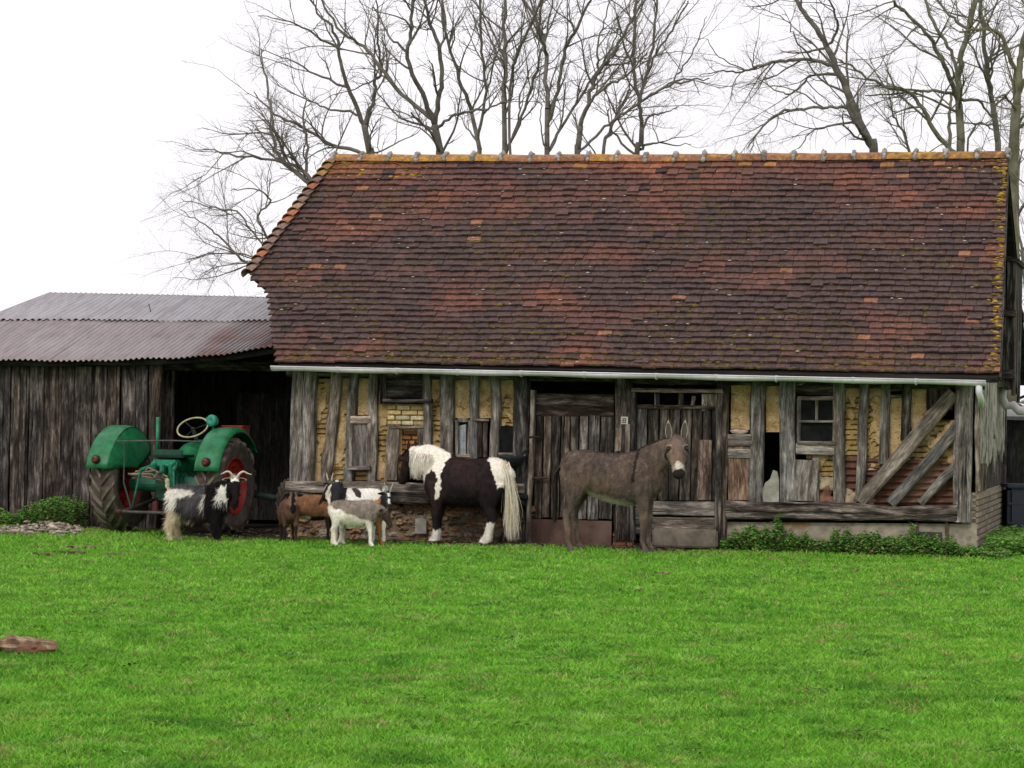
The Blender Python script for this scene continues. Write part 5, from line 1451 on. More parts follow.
sh = lambda rows, dx: [(x + dx * max(0, (0.75 - z)) / .75, z, a, b_) for x, z, a, b_ in rows]
head = [(-.07, -.01, .045, .06), (-.03, 0, .078, .085), (.04, .0, .10, .105), (.12, -.005, .112, .105), (.20, -.01, .092, .092), (.28, -.01, .068, .076), (.35, -.01, .060, .066), (.41, -.012, .062, .062), (.45, -.018, .050, .048), (.465, -.02, .03, .03)]
def dk_extra(mb, hm):
    for s in (1, -1):
        ball(mb, hm @ Vector((.095, .082 * s, .070)), (.035, .03, .022), sub=2)
        ball(mb, hm @ Vector((.06, .07 * s, -.05)), (.07, .07, .07), sub=2)
        ball(mb, hm @ Vector((.42, .035 * s, .02)), (.022, .022, .022), sub=2)
def dk_fur(q, h):
    if q[2] < .1: return 0
    if h.x > -.05 and q[2] > .78 and q[0] > .55: return .009
    return .024 if q[2] > .5 else .010
LEGF = .86
dk = animal('donkey', 'shaggy grey-brown donkey standing before the barn doors facing the camera', 'donkey', dk_loc, R(-13), body, neck,
            [(fl, -.12, 0), (sh(fl, .03), .12, 0), (hl, -.13, -.02), (sh(hl, .06), .13, .02)], dk_hm, head, .012, dk_col, 60000, dk_fur, (.125, .088, .066, (.017, .012, .017)), extra=dk_extra, hair_w=.0022, lie=.68)
LEGF = 1.0
for s in (1, -1):
    b_ = dk_hm @ Vector((-.035, .072 * s, .055)); wv = Matrix.Rotation(R(13), 3, 'Z')
    ear(dk, b_, (s * .06 * 1, -.02, 1), wv @ Vector((.05, -1, .12)), .20, .072, (.10, .08, .065), (.09, .065, .05), (.46, .42, .36))
def r_():
    k = random.random(); a = Vector((.30, 0, 1.145)).lerp(Vector((.70, -.055, 1.31)), k) + Vector((random.gauss(0, .008), random.gauss(0, .010), -.02))
    a.z += .015 * math.sin(PI * k)
    d = Vector((-.25 + random.gauss(0, .15), random.gauss(0, .12), 1)).normalized(); L = .045 + .02 * random.random(); return [a, a + d * L * .6, a + d * L + Vector((0, 0, -.004))]
locks('mane', dk, 1600, r_, [(.035, .026, .022), (.07, .05, .04)], w=.003)
def r_():
    a = Vector((-.60 + random.gauss(0, .008), random.gauss(-.02, .018), .97)); p = [a]; L = random.uniform(.38, .66); x = -.655 - random.random() * .03; yy = a.y
    for j in range(1, 6): k = j / 5; p.append(Vector((x + .012 * k + random.gauss(0, .003), yy * (1 + k) + random.gauss(0, .006), .96 - L * k)))
    return p
locks('tail', dk, 520, r_, [(.035, .025, .02), (.06, .043, .034)], w=.006)

# ---------------------------------------------------------------- pony (seen from its left side, head turned to the window)
py_loc = wd(467, 543, 0.40); py_loc.z = -.005
def py_px(p): return (467 - p.x * 81.2 - p.y * 23.3, 543 - p.z * 84.5)
neck_w = [(398, 425), (424, 425), (446, 435), (450, 456), (444, 462), (441, 470), (441, 480), (439, 497), (435, 499), (434, 488), (437, 478), (430, 469), (425, 474), (423, 487), (420, 482), (421, 472), (417, 468), (414, 480), (404, 480), (400, 470), (396, 450)]
rump_w = [(483, 448), (489, 462), (492, 473), (496, 486), (501, 484), (504, 488), (530, 488), (530, 448)]
def py_col(p, h):
    dark = Vector((.018, .013, .014)); br = Vector((.036, .022, .021)); wh = Vector((.84, .77, .67))
    c = dark.lerp(br, min(1, max(0, nz(p, 3) + .45))) * (1 + .3 * nz(p, 14))
    x, y = py_px(p); x += 1.6 * nz(p, 16) ; y += 1.6 * nz(p, 16, 9)
    if p.y > -.26:
        if h.x > -.04 and p.x > .62: return c
        if inpoly(x, y, neck_w): return wh * (1 + .12 * nz(p, 20))
        if inpoly(x, y, rump_w): return wh * (1 + .12 * nz(p, 20))
    if p.z < .27:
        if p.x < 0 and p.z > .03 : return wh * .8 * (1 + .2 * nz(p, 20)) if p.y > 0 else c
        if p.x > 0 and .03 < p.z < .17 + .03 * nz(p, 20): return wh * .8
        if p.z < .035: return Vector((.05, .04, .035))
    return c
py_hm = head_matrix(Vector((.71, -.08, 1.045)), -34, 56, 0)
body = [(-.49, .72, .05, .08), (-.46, .75, .15, .18), (-.37, .76, .22, .265), (-.22, .745, .25, .275), (-.05, .72, .275, .285), (.14, .725, .265, .282), (.30, .745, .215, .275), (.42, .74, .17, .22), (.50, .75, .10, .14)]
neck = [(.24, 0, .80, .13, .25), (.38, -.01, .89, .115, .23), (.52, -.03, .98, .10, .20), (.63, -.05, 1.02, .085, .14), (.70, -.08, 1.05, .07, .10)]
fl = [(.33, .72, .08, .13), (.335, .60, .075, .11), (.34, .50, .06, .075), (.345, .40, .046, .052), (.35, .33, .048, .052), (.35, .27, .037, .040), (.345, .18, .034, .038), (.345, .12, .042, .046), (.355, .07, .045, .050), (.37, .03, .055, .062), (.375, .0, .06, .068)]
hl = [(x + .07, z, a, b_) for x, z, a, b_ in [(-.38, .74, .10, .19), (-.38, .62, .095, .17), (-.385, .52, .078, .125), (-.40, .43, .058, .08), (-.435, .36, .050, .066), (-.445, .31, .047, .056), (-.43, .24, .042, .050), (-.42, .17, .042, .048), (-.41, .11, .05, .054), (-.395, .065, .052, .058), (-.375, .03, .058, .065), (-.37, .0, .060, .068)]]
head = [(-.07, -.01, .045, .06), (-.03, 0, .075, .08), (.04, 0, .095, .10), (.11, -.005, .10, .10), (.18, -.01, .085, .088), (.25, -.01, .065, .072), (.32, -.01, .055, .06), (.37, -.012, .055, .055), (.41, -.016, .045, .042), (.42, -.02, .028, .028)]
def py_extra(mb, hm):
    for s in (1, -1):
        ball(mb, hm @ Vector((.05, .06 * s, -.05)), (.065, .065, .065), sub=2); ball(mb, hm @ Vector((.09, .075 * s, .04)), (.03, .025, .018), sub=2)
py = animal('pony', 'stout brown and white pony with cream mane and tail nosing at the wall', 'pony', py_loc, R(164), body, neck,
            [(fl, .14, 0), (sh(fl, .07), -.13, 0), (sh(hl, .05), .15, 0), (sh(hl, -.10), -.15, 0)], py_hm, head, .012, py_col, 32000,
            lambda q, h: 0 if q[2] < .06 else (.03 if q[2] < .13 else .016), (.10, .086, .045, (.014, .011, .014)), extra=py_extra, hair_w=.0018)
for s in (1, -1): ear(py, py_hm @ Vector((-.03, .055 * s, .06)), (.02, -.02, 1), py_hm.to_3x3() @ Vector((.6, .3 * s, .6)), .11, .055, (.10, .07, .06), (.03, .018, .016))
def r_():
    k = random.uniform(.30, 1.0); a = Vector((.30, .0, 1.035)).lerp(Vector((.70, -.08, 1.135)), k) + Vector((random.gauss(0, .01), random.gauss(0, .012), .012 * math.sin(PI * k) - .02))
    L = random.uniform(.20, .36) * min(1, .45 + 1.2 * (k - .3)) * (1.0 if k < .93 else .7); p = [a]; sx = random.uniform(-.02, .05)
    out = .135 - .045 * k
    for j in range(1, 7):
        q = j / 6; p.append(Vector((a.x + sx * q + .015 * math.sin(q * 5 + k * 20), a.y + out * math.sin(min(1, q * 1.7) * PI / 2) * (1.02) + .012 + random.gauss(0, .003), a.z + .012 * math.sin(q * PI) - L * q ** 1.25)))
    return p
locks('mane', py, 900, r_, [(.86, .81, .71), (.88, .84, .75), (.80, .72, .60)], w=.004)
def r_():
    a = Vector((-.46 + random.gauss(0, .014), random.gauss(0.04, .04), .955 + random.gauss(0, .015))); p = [a]; L = random.uniform(.55, .90); yo = random.gauss(.01, .035); xo = random.gauss(0, .032)
    for j in range(1, 8):
        k = j / 7; p.append(Vector((a.x - .035 * min(1, k * 3) + xo * k * 1.3 - .03 * math.sin(k * PI * .6) - .03 * k + .008 * math.sin(k * 9 + xo * 90), a.y + yo * k, a.z + .01 * math.sin(k * PI) - L * k ** 1.1)))
    return p
locks('tail', py, 800, r_, [(.80, .72, .56), (.85, .79, .66), (.64, .52, .35), (.82, .75, .62)], w=.0035)
def r_():
    k = random.random(); h0 = py_hm @ Vector((-.02 + .03 * random.random(), random.gauss(0, .03), .08)); d = py_hm.to_3x3() @ Vector((1, random.gauss(0, .25), .1)); return [h0, h0 + d * .07, h0 + d * .15 + Vector((0, 0, -.03))]
locks('forelock', py, 260, r_, [(.03, .02, .018), (.05, .03, .025)], w=.004)

# ---------------------------------------------------------------- goats
def inhead(h): return -.045 < h.x < .27 and abs(h.y) < .08 and abs(h.z) < .09
G_body = [(-.315, .43, .03, .05), (-.28, .445, .075, .10), (-.20, .45, .105, .135), (-.05, .425, .130, .155), (.08, .425, .128, .158), (.19, .445, .105, .15), (.27, .45, .078, .12), (.32, .46, .04, .07)]
G_fl = [(.20, .44, .05, .075), (.205, .34, .042, .055), (.21, .26, .030, .036), (.215, .20, .026, .028), (.215, .16, .021, .023), (.212, .09, .018, .020), (.215, .05, .021, .023), (.225, .02, .024, .029), (.228, 0, .026, .032)]
G_hl = [(-.21, .46, .055, .10), (-.21, .38, .05, .085), (-.22, .31, .037, .055), (-.24, .25, .027, .035), (-.26, .21, .025, .030), (-.255, .16, .020, .023), (-.25, .09, .019, .021), (-.247, .05, .021, .024), (-.235, .02, .024, .029), (-.23, 0, .026, .032)]
G_head = [(-.045, 0, .025, .035), (-.02, .002, .045, .050), (.025, .002, .053, .058), (.07, 0, .050, .056), (.12, -.004, .038, .046), (.165, -.006, .029, .036), (.20, -.008, .027, .031), (.225, -.012, .018, .020)]
def goat(label, loc, rz, colf, hpos, hyaw, hpitch, scale=1.0, fat=1.0, horn=None, hornc=(.30, .26, .2), earc=((.1, .08, .07), (.03, .025, .02)), fur=16000, furL=.012, tail=((.6, .55, .45), .12), beard=None, legdx=(0, .04, 0, -.04), neckb=.10, eardir=(0.15, 1, .1), group='goats by the barn', longf=None, head_s=1.0, hw=.0013, voxel=.0085, up_tail=True):
    s = scale; bd = [(x * s, z * s, w * s * fat, h_ * s * (1 + (fat - 1) * .5)) for x, z, w, h_ in G_body]
    hp = Vector(hpos); nb = Vector((.20 * s, 0, .49 * s)); 
    mid1 = nb.lerp(hp, .38) + Vector((.015, 0, -.01)); mid2 = nb.lerp(hp, .75) + Vector((.005, 0, .004))
    nk = [(*nb, .085 * s, .125 * s), (*mid1, .068 * s, neckb * s), (*mid2, .052 * s, .068 * s), (*(hp - Vector((0, 0, .005))), .042 * s, .05 * s)]
    sc = lambda rows: [(x * s, z * s, a * s, b_ * s) for x, z, a, b_ in rows]
    shg = lambda rows, dx: [(x + dx * max(0, (.40 * s - z)) / (.40 * s), z, a, b_) for x, z, a, b_ in rows]
    lg = [(shg(sc(G_fl), legdx[0]), -.075 * s, 0), (shg(sc(G_fl), legdx[1]), .075 * s, 0), (shg(sc(G_hl), legdx[2]), -.085 * s, 0), (shg(sc(G_hl), legdx[3]), .085 * s, 0)]
    hm = head_matrix(hp, hyaw, hpitch) @ Matrix.Scale(s * head_s, 4)
    def ext(mb, hm_):
        for q in (1, -1): ball(mb, hm_ @ Vector((.035, .040 * q, .025)), tuple([.018 * s] * 3), sub=1)
    fl_ = longf or (lambda q, h: 0 if q[2] < .035 else (furL if q[2] > .2 * s else furL * .5))
    r = animal('goat', label, 'goat', loc, rz, bd, nk, lg, hm, G_head, voxel, colf, fur, fl_, (.045, .049, .024, (.010 * s, .009 * s, .010 * s)), group, ext, hair_w=hw, lie=.72)
    for q in (1, -1):
        d = hm.to_3x3() @ Vector((eardir[0], eardir[1] * q, eardir[2])); ear(r, hm @ Vector((-.012, .042 * q, .018)), d, hm.to_3x3() @ Vector((1, 0.1 * q, .1)), .088 * s, .050 * s, *earc)
        if horn:
            mb = MB(); pts = [hm @ Vector((a, b_ * q, c)) for a, b_, c, _ in horn]; tube(mb, [Vector(v[:3]) for v in cr(pts, 3)], [v[0] * s for v in cr([(h_[3],) for h_ in horn], 3)], 7, hornc); mb.build('horn', 'horn', r, smooth=True)
    tc, tl = tail
    def rt():
        a = Vector((-.315 * s, random.gauss(0, .008), .515 * s)); L = tl * s * random.uniform(.6, 1.1); p = [a]
        for j in (1, 2, 3):
            k = j / 3
            if up_tail: p.append(a + Vector((-.028 * k * s + random.gauss(0, .014 * k), random.gauss(0, .014) * k, L * k)))
            else: p.append(a + Vector((-.035 * math.sin(k * 2) * s, random.gauss(0, .008), -L * k)))
        return p
    locks('tail', r, 150, rt, [tc], w=.009)
    if beard:
        def rb_():
            a = hm @ Vector((.19, random.gauss(0, .010), -.03)); return [a, a + Vector((random.gauss(0, .006), random.gauss(0, .006), -.05 * s)), a + Vector((random.gauss(0, .012), random.gauss(0, .012), -.10 * s))]
        locks('beard', r, 60, rb_, [beard], w=.004)
    return r
H_up = [(-.005, .022, .04, .013), (-.02, .03, .085, .011), (-.045, .042, .125, .008), (-.075, .055, .155, .003)]
H_curl = [(-.005, .020, .045, .014), (-.025, .035, .085, .013), (-.045, .075, .105, .011), (-.03, .12, .095, .008), (.0, .15, .12, .003)]
def feet(px, py, Y): v = wd(px, py, Y); v.z = -.004; return v

# shaggy black, white and cream billy in front of the tractor
def g1c(p, h):
    cream = Vector((.66, .55, .37)); wh = Vector((.84, .80, .72)); bl = Vector((.014, .011, .012)); gr = Vector((.11, .10, .105)); br = Vector((.035, .018, .02))
    x = 198 + p.x * 84; y = 541 - p.z * 84; x += 2 * nz(p, 18); y += 2 * nz(p, 18, 4)
    if inhead(h): 
        if h.x < .03 and h.z > .035: return wh
        return bl
    if p.z > .48 and p.x > .20 and inpoly(x, y, [(221, 486), (228, 484), (229, 500), (226, 509), (220, 505), (217, 498)]): return wh * .9
    if p.x > .12: return bl
    if inpoly(x, y, [(164, 492), (172, 490), (195, 490), (197, 494), (182, 498), (180, 504), (190, 522), (196, 526), (160, 560), (150, 500)]) or p.z < .30 and p.x < -.02:
        if inpoly(x, y, [(166, 498), (172, 500), (173, 510), (166, 511)]): return br
        return wh if y < 505 else cream * (1 + .3 * nz(p, 9))
    if inpoly(x, y, [(206, 494), (212, 493), (213, 503), (209, 511), (206, 505)]): return wh * .8
    return gr.lerp(bl, min(1, max(0, .3 + 1.1 * nz(Vector((p.x * 26, p.y * 26, p.z * 5)), 1) + (y - 505) * .05)))
def g1f(q, h):
    if q[2] < .05: return 0
    if h.x > -.02 and q[2] > .5 and q[0] > .27: return .010
    return .095 if q[2] < .50 and q[2] > .20 else (.05 if q[2] > .25 else .045)
goat('long-haired black and cream billy goat with curled horns beside the tractor wheel', feet(197, 541, -.02), R(-4), g1c, (.43, -.03, .70), -70, 52, 1.08, 1.12, H_curl, (.55, .50, .42),
     ((.06, .05, .05), (.5, .46, .4)), 26000, .03, ((.66, .58, .42), .15), (.02, .018, .018), longf=g1f, neckb=.125, legdx=(.03, -.03, -.04, .03), head_s=1.12, hw=.0028)
# dark brown kid facing the camera in the shade
def g2c(p, h):
    if inhead(h): return Vector((.014, .010, .010)) if abs(h.y) < .020 or h.x > .14 else Vector((.26, .15, .10))
    if p.z < .2: return Vector((.035, .022, .018)) * (1 + .4 * nz(p, 9))
    return Vector((.115, .062, .045)) * (1 + .5 * nz(p, 8)) if p.y > -9 else None
goat('small dark brown kid facing the camera at the shed opening', feet(288.5, 539, .12), R(-80), g2c, (.33, .02, .535), -8, 50, .84, 1.12, [(-.005, .02, .04, .009), (-.01, .028, .065, .007), (-.02, .035, .085, .003)], (.2, .17, .14),
     ((.05, .035, .03), (.02, .014, .012)), 12000, .018, ((.05, .03, .02), .07), group='goats by the barn', eardir=(.1, 1, .3), head_s=1.15)
# russet goat with black legs
def g3c(p, h):
    if inhead(h):
        if abs(abs(h.y) - .034) < .011 and h.x < .16: return Vector((.66, .6, .52))
        return Vector((.025, .018, .016))
    if p.z > .555 and abs(p.y) < .03: return Vector((.02, .014, .012))
    if p.x > .24 and p.z < .62: return Vector((.028, .016, .013))
    if p.z < .30: 
        if abs(p.x + .1) < .09 and p.z > .26: return Vector((.6, .55, .48))
        return Vector((.026, .016, .013)) if p.x > 0 or nz(p, 8) > -.1 else Vector((.3, .16, .08))
    return Vector((.21, .105, .052)).lerp(Vector((.13, .062, .035)), min(1, max(0, (.40 - p.z) * 5))) * (1 + .3 * nz(p, 9))
goat('russet-brown goat with black legs and a striped dark face looking sideways', feet(312.5, 537.5, .42), R(-8), g3c, (.225, -.03, .655), -118, 38, .94, 1.05, H_up, (.5, .45, .38),
     ((.08, .06, .05), (.03, .02, .02)), 13000, .014, ((.03, .02, .015), .09), up_tail=False)
# black-faced cream goat in the middle of the group
def g4c(p, h):
    if inhead(h): 
        if h.z > .045 and h.x < -.005: return Vector((.5, .46, .4))
        if h.x > .19: return Vector((.16, .14, .13))
        return Vector((.028, .026, .030))
    if ((p.x - .06) / .05) ** 2 + ((p.z - .60) / .06) ** 2 < 1: return Vector((.05, .04, .04))
    if p.x > .20: return Vector((.54, .49, .40)) * (1 + .2 * nz(p, 9))
    return Vector((.84, .80, .72)) * (1 + .15 * nz(p, 9))
goat('cream goat with a solid black face standing behind the grey goat', feet(357, 538.5, .12), R(214), g4c, (.30, .04, .675), 50, 52, 1.10, 1.0, [(-.005, .02, .04, .008), (-.01, .024, .06, .006), (-.015, .026, .075, .003)], (.06, .05, .05),
     ((.62, .56, .48), (.10, .08, .07)), 13000, .014, ((.6, .56, .5), .09), head_s=1.18, eardir=(.1, .8, .75))
# horned goat with a white blaze
def g5c(p, h):
    if inhead(h):
        if abs(h.y) < .014 and .01 < h.x < .15 and h.z > 0 and (h.x < .06 or h.x > .085): return Vector((.72, .70, .65))
        return Vector((.028, .026, .028))
    if p.x > .30 and p.z < .5: return Vector((.03, .022, .02))
    if p.x > .15: return Vector((.34, .16, .06)) * (1 + .3 * nz(p, 9))
    if p.z > .55 and abs(p.x) < .05: return Vector((.03, .025, .02))
    if p.z < .25: return Vector((.6, .56, .5))
    return Vector((.88, .85, .79)) * (1 + .1 * nz(p, 9))
goat('white and tan goat with short upright horns and a white blaze on its black face', feet(362, 541.5, -.20), R(-9), g5c, (.295, -.03, .58), -66, 50, .86, 1.0, H_up, (.42, .40, .36),
     ((.05, .04, .04), (.02, .018, .018)), 13000, .013, ((.03, .025, .02), .06), legdx=(.06, .02, 0, -.03), head_s=1.15, up_tail=False)
# grey goat in front
def g6c(p, h):
    if inhead(h) and p.x > .28: return Vector((.06, .038, .03)) if h.x > .02 else Vector((.16, .125, .10))
    wh = Vector((.82, .77, .68)); gr = Vector((.26, .215, .18))
    zl = (.355 - .45 * p.x if p.x < 0 else .355 - .22 * p.x) + .05 * nz(p, 7)
    if p.z < zl: return wh.lerp(Vector((.66, .56, .40)), max(0, nz(p, 5))) * (1 + .12 * nz(p, 14))
    return gr * (1 + .35 * nz(p, 9)) if p.z < .52 else gr * 1.05 * (1 + .3 * nz(p, 9))
goat('grey-backed goat with white legs and lowered brown head in front of the group', feet(353, 548, -.50), R(-5), g6c, (.355, -.03, .40), -28, 56, .88, 1.12, [(-.005, .02, .04, .007), (-.02, .025, .055, .005), (-.03, .027, .065, .003)], (.12, .1, .09),
     ((.08, .06, .05), (.035, .025, .02)), 15000, .02, ((.78, .72, .62), .16), legdx=(.03, .0, .02, -.04))

# ================================================================== TRACTOR
TR = R(-18)
wl = gp(108, 530); wr = gp(236, 536.5)
tr_loc = Vector(((wl.x + wr.x) / 2 + .02, max(.9, (wl.y + wr.y) / 2), 0)); print('tractor', wl, wr, tr_loc)
trc = empty('tractor', tr_loc, TR); tag(trc, 'old green tractor with red wheels parked facing into the open shed', 'tractor')
GRN = (0.010, 0.150, 0.052); RED = (0.30, 0.022, 0.016); BLK = (.02, .02, .02); RUB = (.075, .062, .050)
def wheel(x, y, r, wdt, rim_r, out, nl):
    root = MB(); c = (x, y, r); h2 = wdt / 2
    lathe(root, [(rim_r, -h2 * .75), (r * .80, -h2), (r * .90, -h2 * .92), (r * .935, -h2 * .5), (r * .945, 0), (r * .935, h2 * .5), (r * .90, h2 * .92), (r * .80, h2), (rim_r, h2 * .75), (rim_r * .97, 0)], c, (1, 0, 0), 48, RUB)
    for i in range(nl):
        for s in (1, -1):
            a0 = 2 * PI * (i + (.5 if s < 0 else 0)) / nl; q = 5; vs = []
            for j in range(q + 1):
                k = j / q; a = a0 + k * .30 * (24 / nl); xx = s * h2 * (.02 + 1.0 * k)
                r1 = r * (1.0 - (.012 if k < .8 else .075)); r0 = r * .90 - (.02 * k); da = .050 * (24 / nl)
                for (rr_, aa) in ((r0, a - da), (r1, a - da * .75), (r1, a + da * .75), (r0, a + da)): vs.append((x + xx, y + math.sin(aa) * rr_, r + math.cos(aa) * rr_))
            fs = [(j * 4 + m_, j * 4 + m_ + 1, j * 4 + m_ + 5, j * 4 + m_ + 4) for j in range(q) for m_ in range(3)] + [(0, 3, 2, 1), (q * 4, q * 4 + 1, q * 4 + 2, q * 4 + 3)]
            root.add(vs, fs, jit((.15, .125, .098), .3))
    t = root.build('wheel', 'rubber', trc)
    m = MB(); o = out
    lathe(m, [(rim_r * 1.04, h2 * .74 * o), (rim_r * .98, h2 * .80 * o), (rim_r * .94, h2 * .5 * o), (rim_r * .80, h2 * .25 * o), (rim_r * .55, h2 * .12 * o), (rim_r * .30, h2 * .38 * o), (.001, h2 * .40 * o), (.001, h2 * .3 * o), (rim_r * .30, h2 * .28 * o), (rim_r * .8, h2 * .1 * o), (rim_r * 1.0, -h2 * .7 * o), (rim_r * 1.04, -h2 * .74 * o)], c, (1, 0, 0), 40, RED)
    for k in range(6):
        a = 2 * PI * k / 6; ball(m, (x + h2 * .20 * o, y + math.sin(a) * rim_r * .42, r + math.cos(a) * rim_r * .42), .018, (.2, .03, .02), 1)
    for k in range(8):
        a = 2 * PI * (k + .5) / 8; box(m, (x + h2 * .30 * o, y + math.sin(a) * rim_r * .80, r + math.cos(a) * rim_r * .80), (.06, .03, .06), Matrix.Rotation(-a, 3, 'X'), (.3, .03, .02), .005)
    m.build('rim', 'paint', t, smooth=False)
    m = MB(); lathe(m, [(.001, h2 * .55 * o), (.07, h2 * .5 * o), (.085, h2 * .3 * o), (.085, 0), (.001, 0)], c, (1, 0, 0), 16, (.08, .03, .025)); m.build('hub', 'iron', t, smooth=True)
    return t
WX = .70; RR = .60
wheel(-WX, 0, RR, .33, .345, -1, 20); wheel(WX, 0, RR, .33, .345, 1, 20)
wheel(-.70, 2.05, .33, .15, .20, -1, 18); wheel(.70, 2.05, .33, .15, .20, 1, 18)
def fender(s):
    m = MB(); n = 22; x0 = WX - .13; x1 = WX + .185; rf = .685; vs = []; prof = [(x0, 0), (x0 + .03, .010), (x0 + .1, .018), (x1 - .05, .014), (x1, -.03)]
    q = len(prof)
    for i in range(n + 1):
        a = R(-74 + 126 * i / n)     # -90 behind the axle, 0 on top, positive forward
        rfl = rf * (1.0 + .02 * math.cos(a))
        for (xx, dr) in prof: vs.append((s * xx, math.sin(a) * (rfl + dr), RR + .0 + math.cos(a) * (rfl + dr)))
    for i in range(n + 1):
        a = R(-74 + 126 * i / n)
        for (xx, dr) in prof: vs.append((s * xx, math.sin(a) * (rf + dr - .008), RR + math.cos(a) * (rf + dr - .008)))
    N0 = (n + 1) * q
    fs = [(i * q + j, (i + 1) * q + j, (i + 1) * q + j + 1, i * q + j + 1) for i in range(n) for j in range(q - 1)]
    fs += [tuple(N0 + k for k in f[::-1]) for f in fs]
    for e in (0, q - 1): fs += [(i * q + e, (i + 1) * q + e, N0 + (i + 1) * q + e, N0 + i * q + e) for i in range(n)]
    for e in (0, n): fs += [(e * q + j, e * q + j + 1, N0 + e * q + j + 1, N0 + e * q + j) for j in range(q - 1)]
    m.add(vs, fs, GRN)
    o = m.build('fender', 'paint', trc, smooth=True)
    m = MB(); pts = []      # inner side plate, a shallow dome towards the driver
    ring = [(math.sin(R(a)) * .685, RR + math.cos(R(a)) * .685) for a in range(-74, 56, 8)]
    cy, cz = -.05, RR + .20
    layers = []
    for k, bul in ((1, 0), (.8, .05), (.55, .085), (.3, .10), (.02, .105)): layers.append([(s * (x0 - bul), cy + (y_ - cy) * k, cz + (z_ - cz) * k) for y_, z_ in ring])
    L_ = len(ring); vs = [v for l in layers for v in l]; fs = [(i * L_ + j, i * L_ + j + 1, (i + 1) * L_ + j + 1, (i + 1) * L_ + j) for i in range(4) for j in range(L_ - 1)]
    fs += [(i * L_ + L_ - 1, i * L_, (i + 1) * L_, (i + 1) * L_ + L_ - 1) for i in range(4)]
    m.add(vs, fs, GRN); m.build('inner_plate', 'paint', o, smooth=True)
    m = MB(); P = Vector((s * (WX + .03), -.645, RR + .30)); lathe(m, [(.001, .07), (.035, .07), (.045, .05), (.048, 0), (.04, -.02), (.001, -.02)], P, (0, -1, 0), 18, (.10, .02, .012)); 
    lathe(m, [(.05, -.02), (.055, .03), (.048, .03), (.044, -.02)], P, (0, -1, 0), 18, BLK); m.build('tail_light', 'paint', o, smooth=True)
fender(-1); fender(1)
def part(name, mat, fn, smooth=False, label=None, parent=None):
    m = MB(); fn(m); o = m.build(name, mat, parent or trc, smooth=smooth)
    if label: o['label'] = label
    return o
def f_(m):
    rows = [(-.05, .80, .12, .14), (.3, .82, .16, .18), (.55, .88, .22, .24), (1.0, .90, .235, .25), (1.5, .89, .23, .24), (1.95, .86, .21, .23), (2.08, .84, .17, .19)]
    loft(m, [(0, y, z, a, b_) for y, z, a, b_ in rows], n=18, k=3, col=GRN, up=(0, 0, 1))
part('hood', 'paint', f_, True, 'rounded green bonnet')
def f_(m): box(m, (0, .15, .58), (.36, .60, .34), col=(.015, .09, .05), ch=.03); box(m, (0, -.16, .66), (.30, .14, .22), col=(.02, .16, .09), ch=.03); box(m, (0, 1.2, .50), (.34, 1.5, .28), col=(.015, .05, .035), ch=.04); lathe(m, [(.001, -.56), (.09, -.56), (.10, -.2), (.15, -.15), (.15, .15), (.10, .2), (.09, .56), (.001, .56)], (0, 0, RR), (1, 0, 0), 16, (.02, .12, .07))
part('gearbox', 'paint', f_, label='dark oily gearbox and axle housing')
def f_(m):
    box(m, (0, -.22, .86), (.34, .16, .09), col=(.02, .25, .14), ch=.02)
    for s in (-1, 1):
        box(m, (s * .12, -.30, .80), (.06, .12, .15), Matrix.Rotation(.3, 3, 'X'), (.02, .22, .12), .01)
    box(m, (0, -.31, .79), (.05, .1, .12), col=(.02, .22, .12), ch=.01)
part('hydraulic_lift', 'paint', f_)
for s in (-1, 1):
    def f_(m): tube(m, [(s * .13, -.22, .84), (s * .22, -.48, .78)], [.030, .022], 8, (.02, .14, .08)); tube(m, [(s * .22, -.48, .78), (s * .28, -.55, .34)], .014, 6, (.02, .13, .08)); tube(m, [(s * .24, -.05, .40), (s * .30, -.62, .30), (s * .33, -.78, .28)], .022, 6, (.04, .03, .025)); ball(m, (s * .33, -.80, .28), .035, (.14, .02, .02), 1)
    part('lift_arm', 'iron', f_, True)
def f_(m): tube(m, [(0, -.30, .76), (.02, -.5, .74), (.03, -.62, .68)], .02, 6, (.09, .08, .07)); pass
part('top_link', 'iron', f_)
part('drawbar', 'iron', lambda m: (box(m, (0, -.35, .28), (.10, .35, .04), col=(.04, .03, .025), ch=.01), box(m, (0, -.5, .33), (.06, .06, .16), col=(.10, .025, .025), ch=.01)))
part('cross_bar', 'iron', lambda m: tube(m, [(-.33, -.78, .28), (.33, -.78, .28)], .017, 8, (.08, .07, .065)))
def f_(m):
    for k in range(7): tube(m, [(-.30 + random.uniform(-.08, .08), -.45 + random.uniform(-.05, .05), .70 + random.uniform(-.05, .06)), (-.14 + random.uniform(-.1, .1), -.42, .74 + random.uniform(-.08, .08)), (random.uniform(-.06, .1), -.35, .70 + random.uniform(-.05, .05))], .013, 5, jit((.22, .17, .13), .3))
part('chain_bundle', 'iron', f_)
def f_(m): tube(m, [(-.56, -.45, 1.12), (-.2, -.46, 1.135), (.2, -.46, 1.145), (.56, -.45, 1.14)], .010, 6, (.09, .085, .08)); tube(m, [(-.45, -.455, 1.12), (-.45, -.46, .62), (-.34, -.46, .3)], .010, 6, (.04, .09, .07))
part('rear_bar', 'iron', f_)
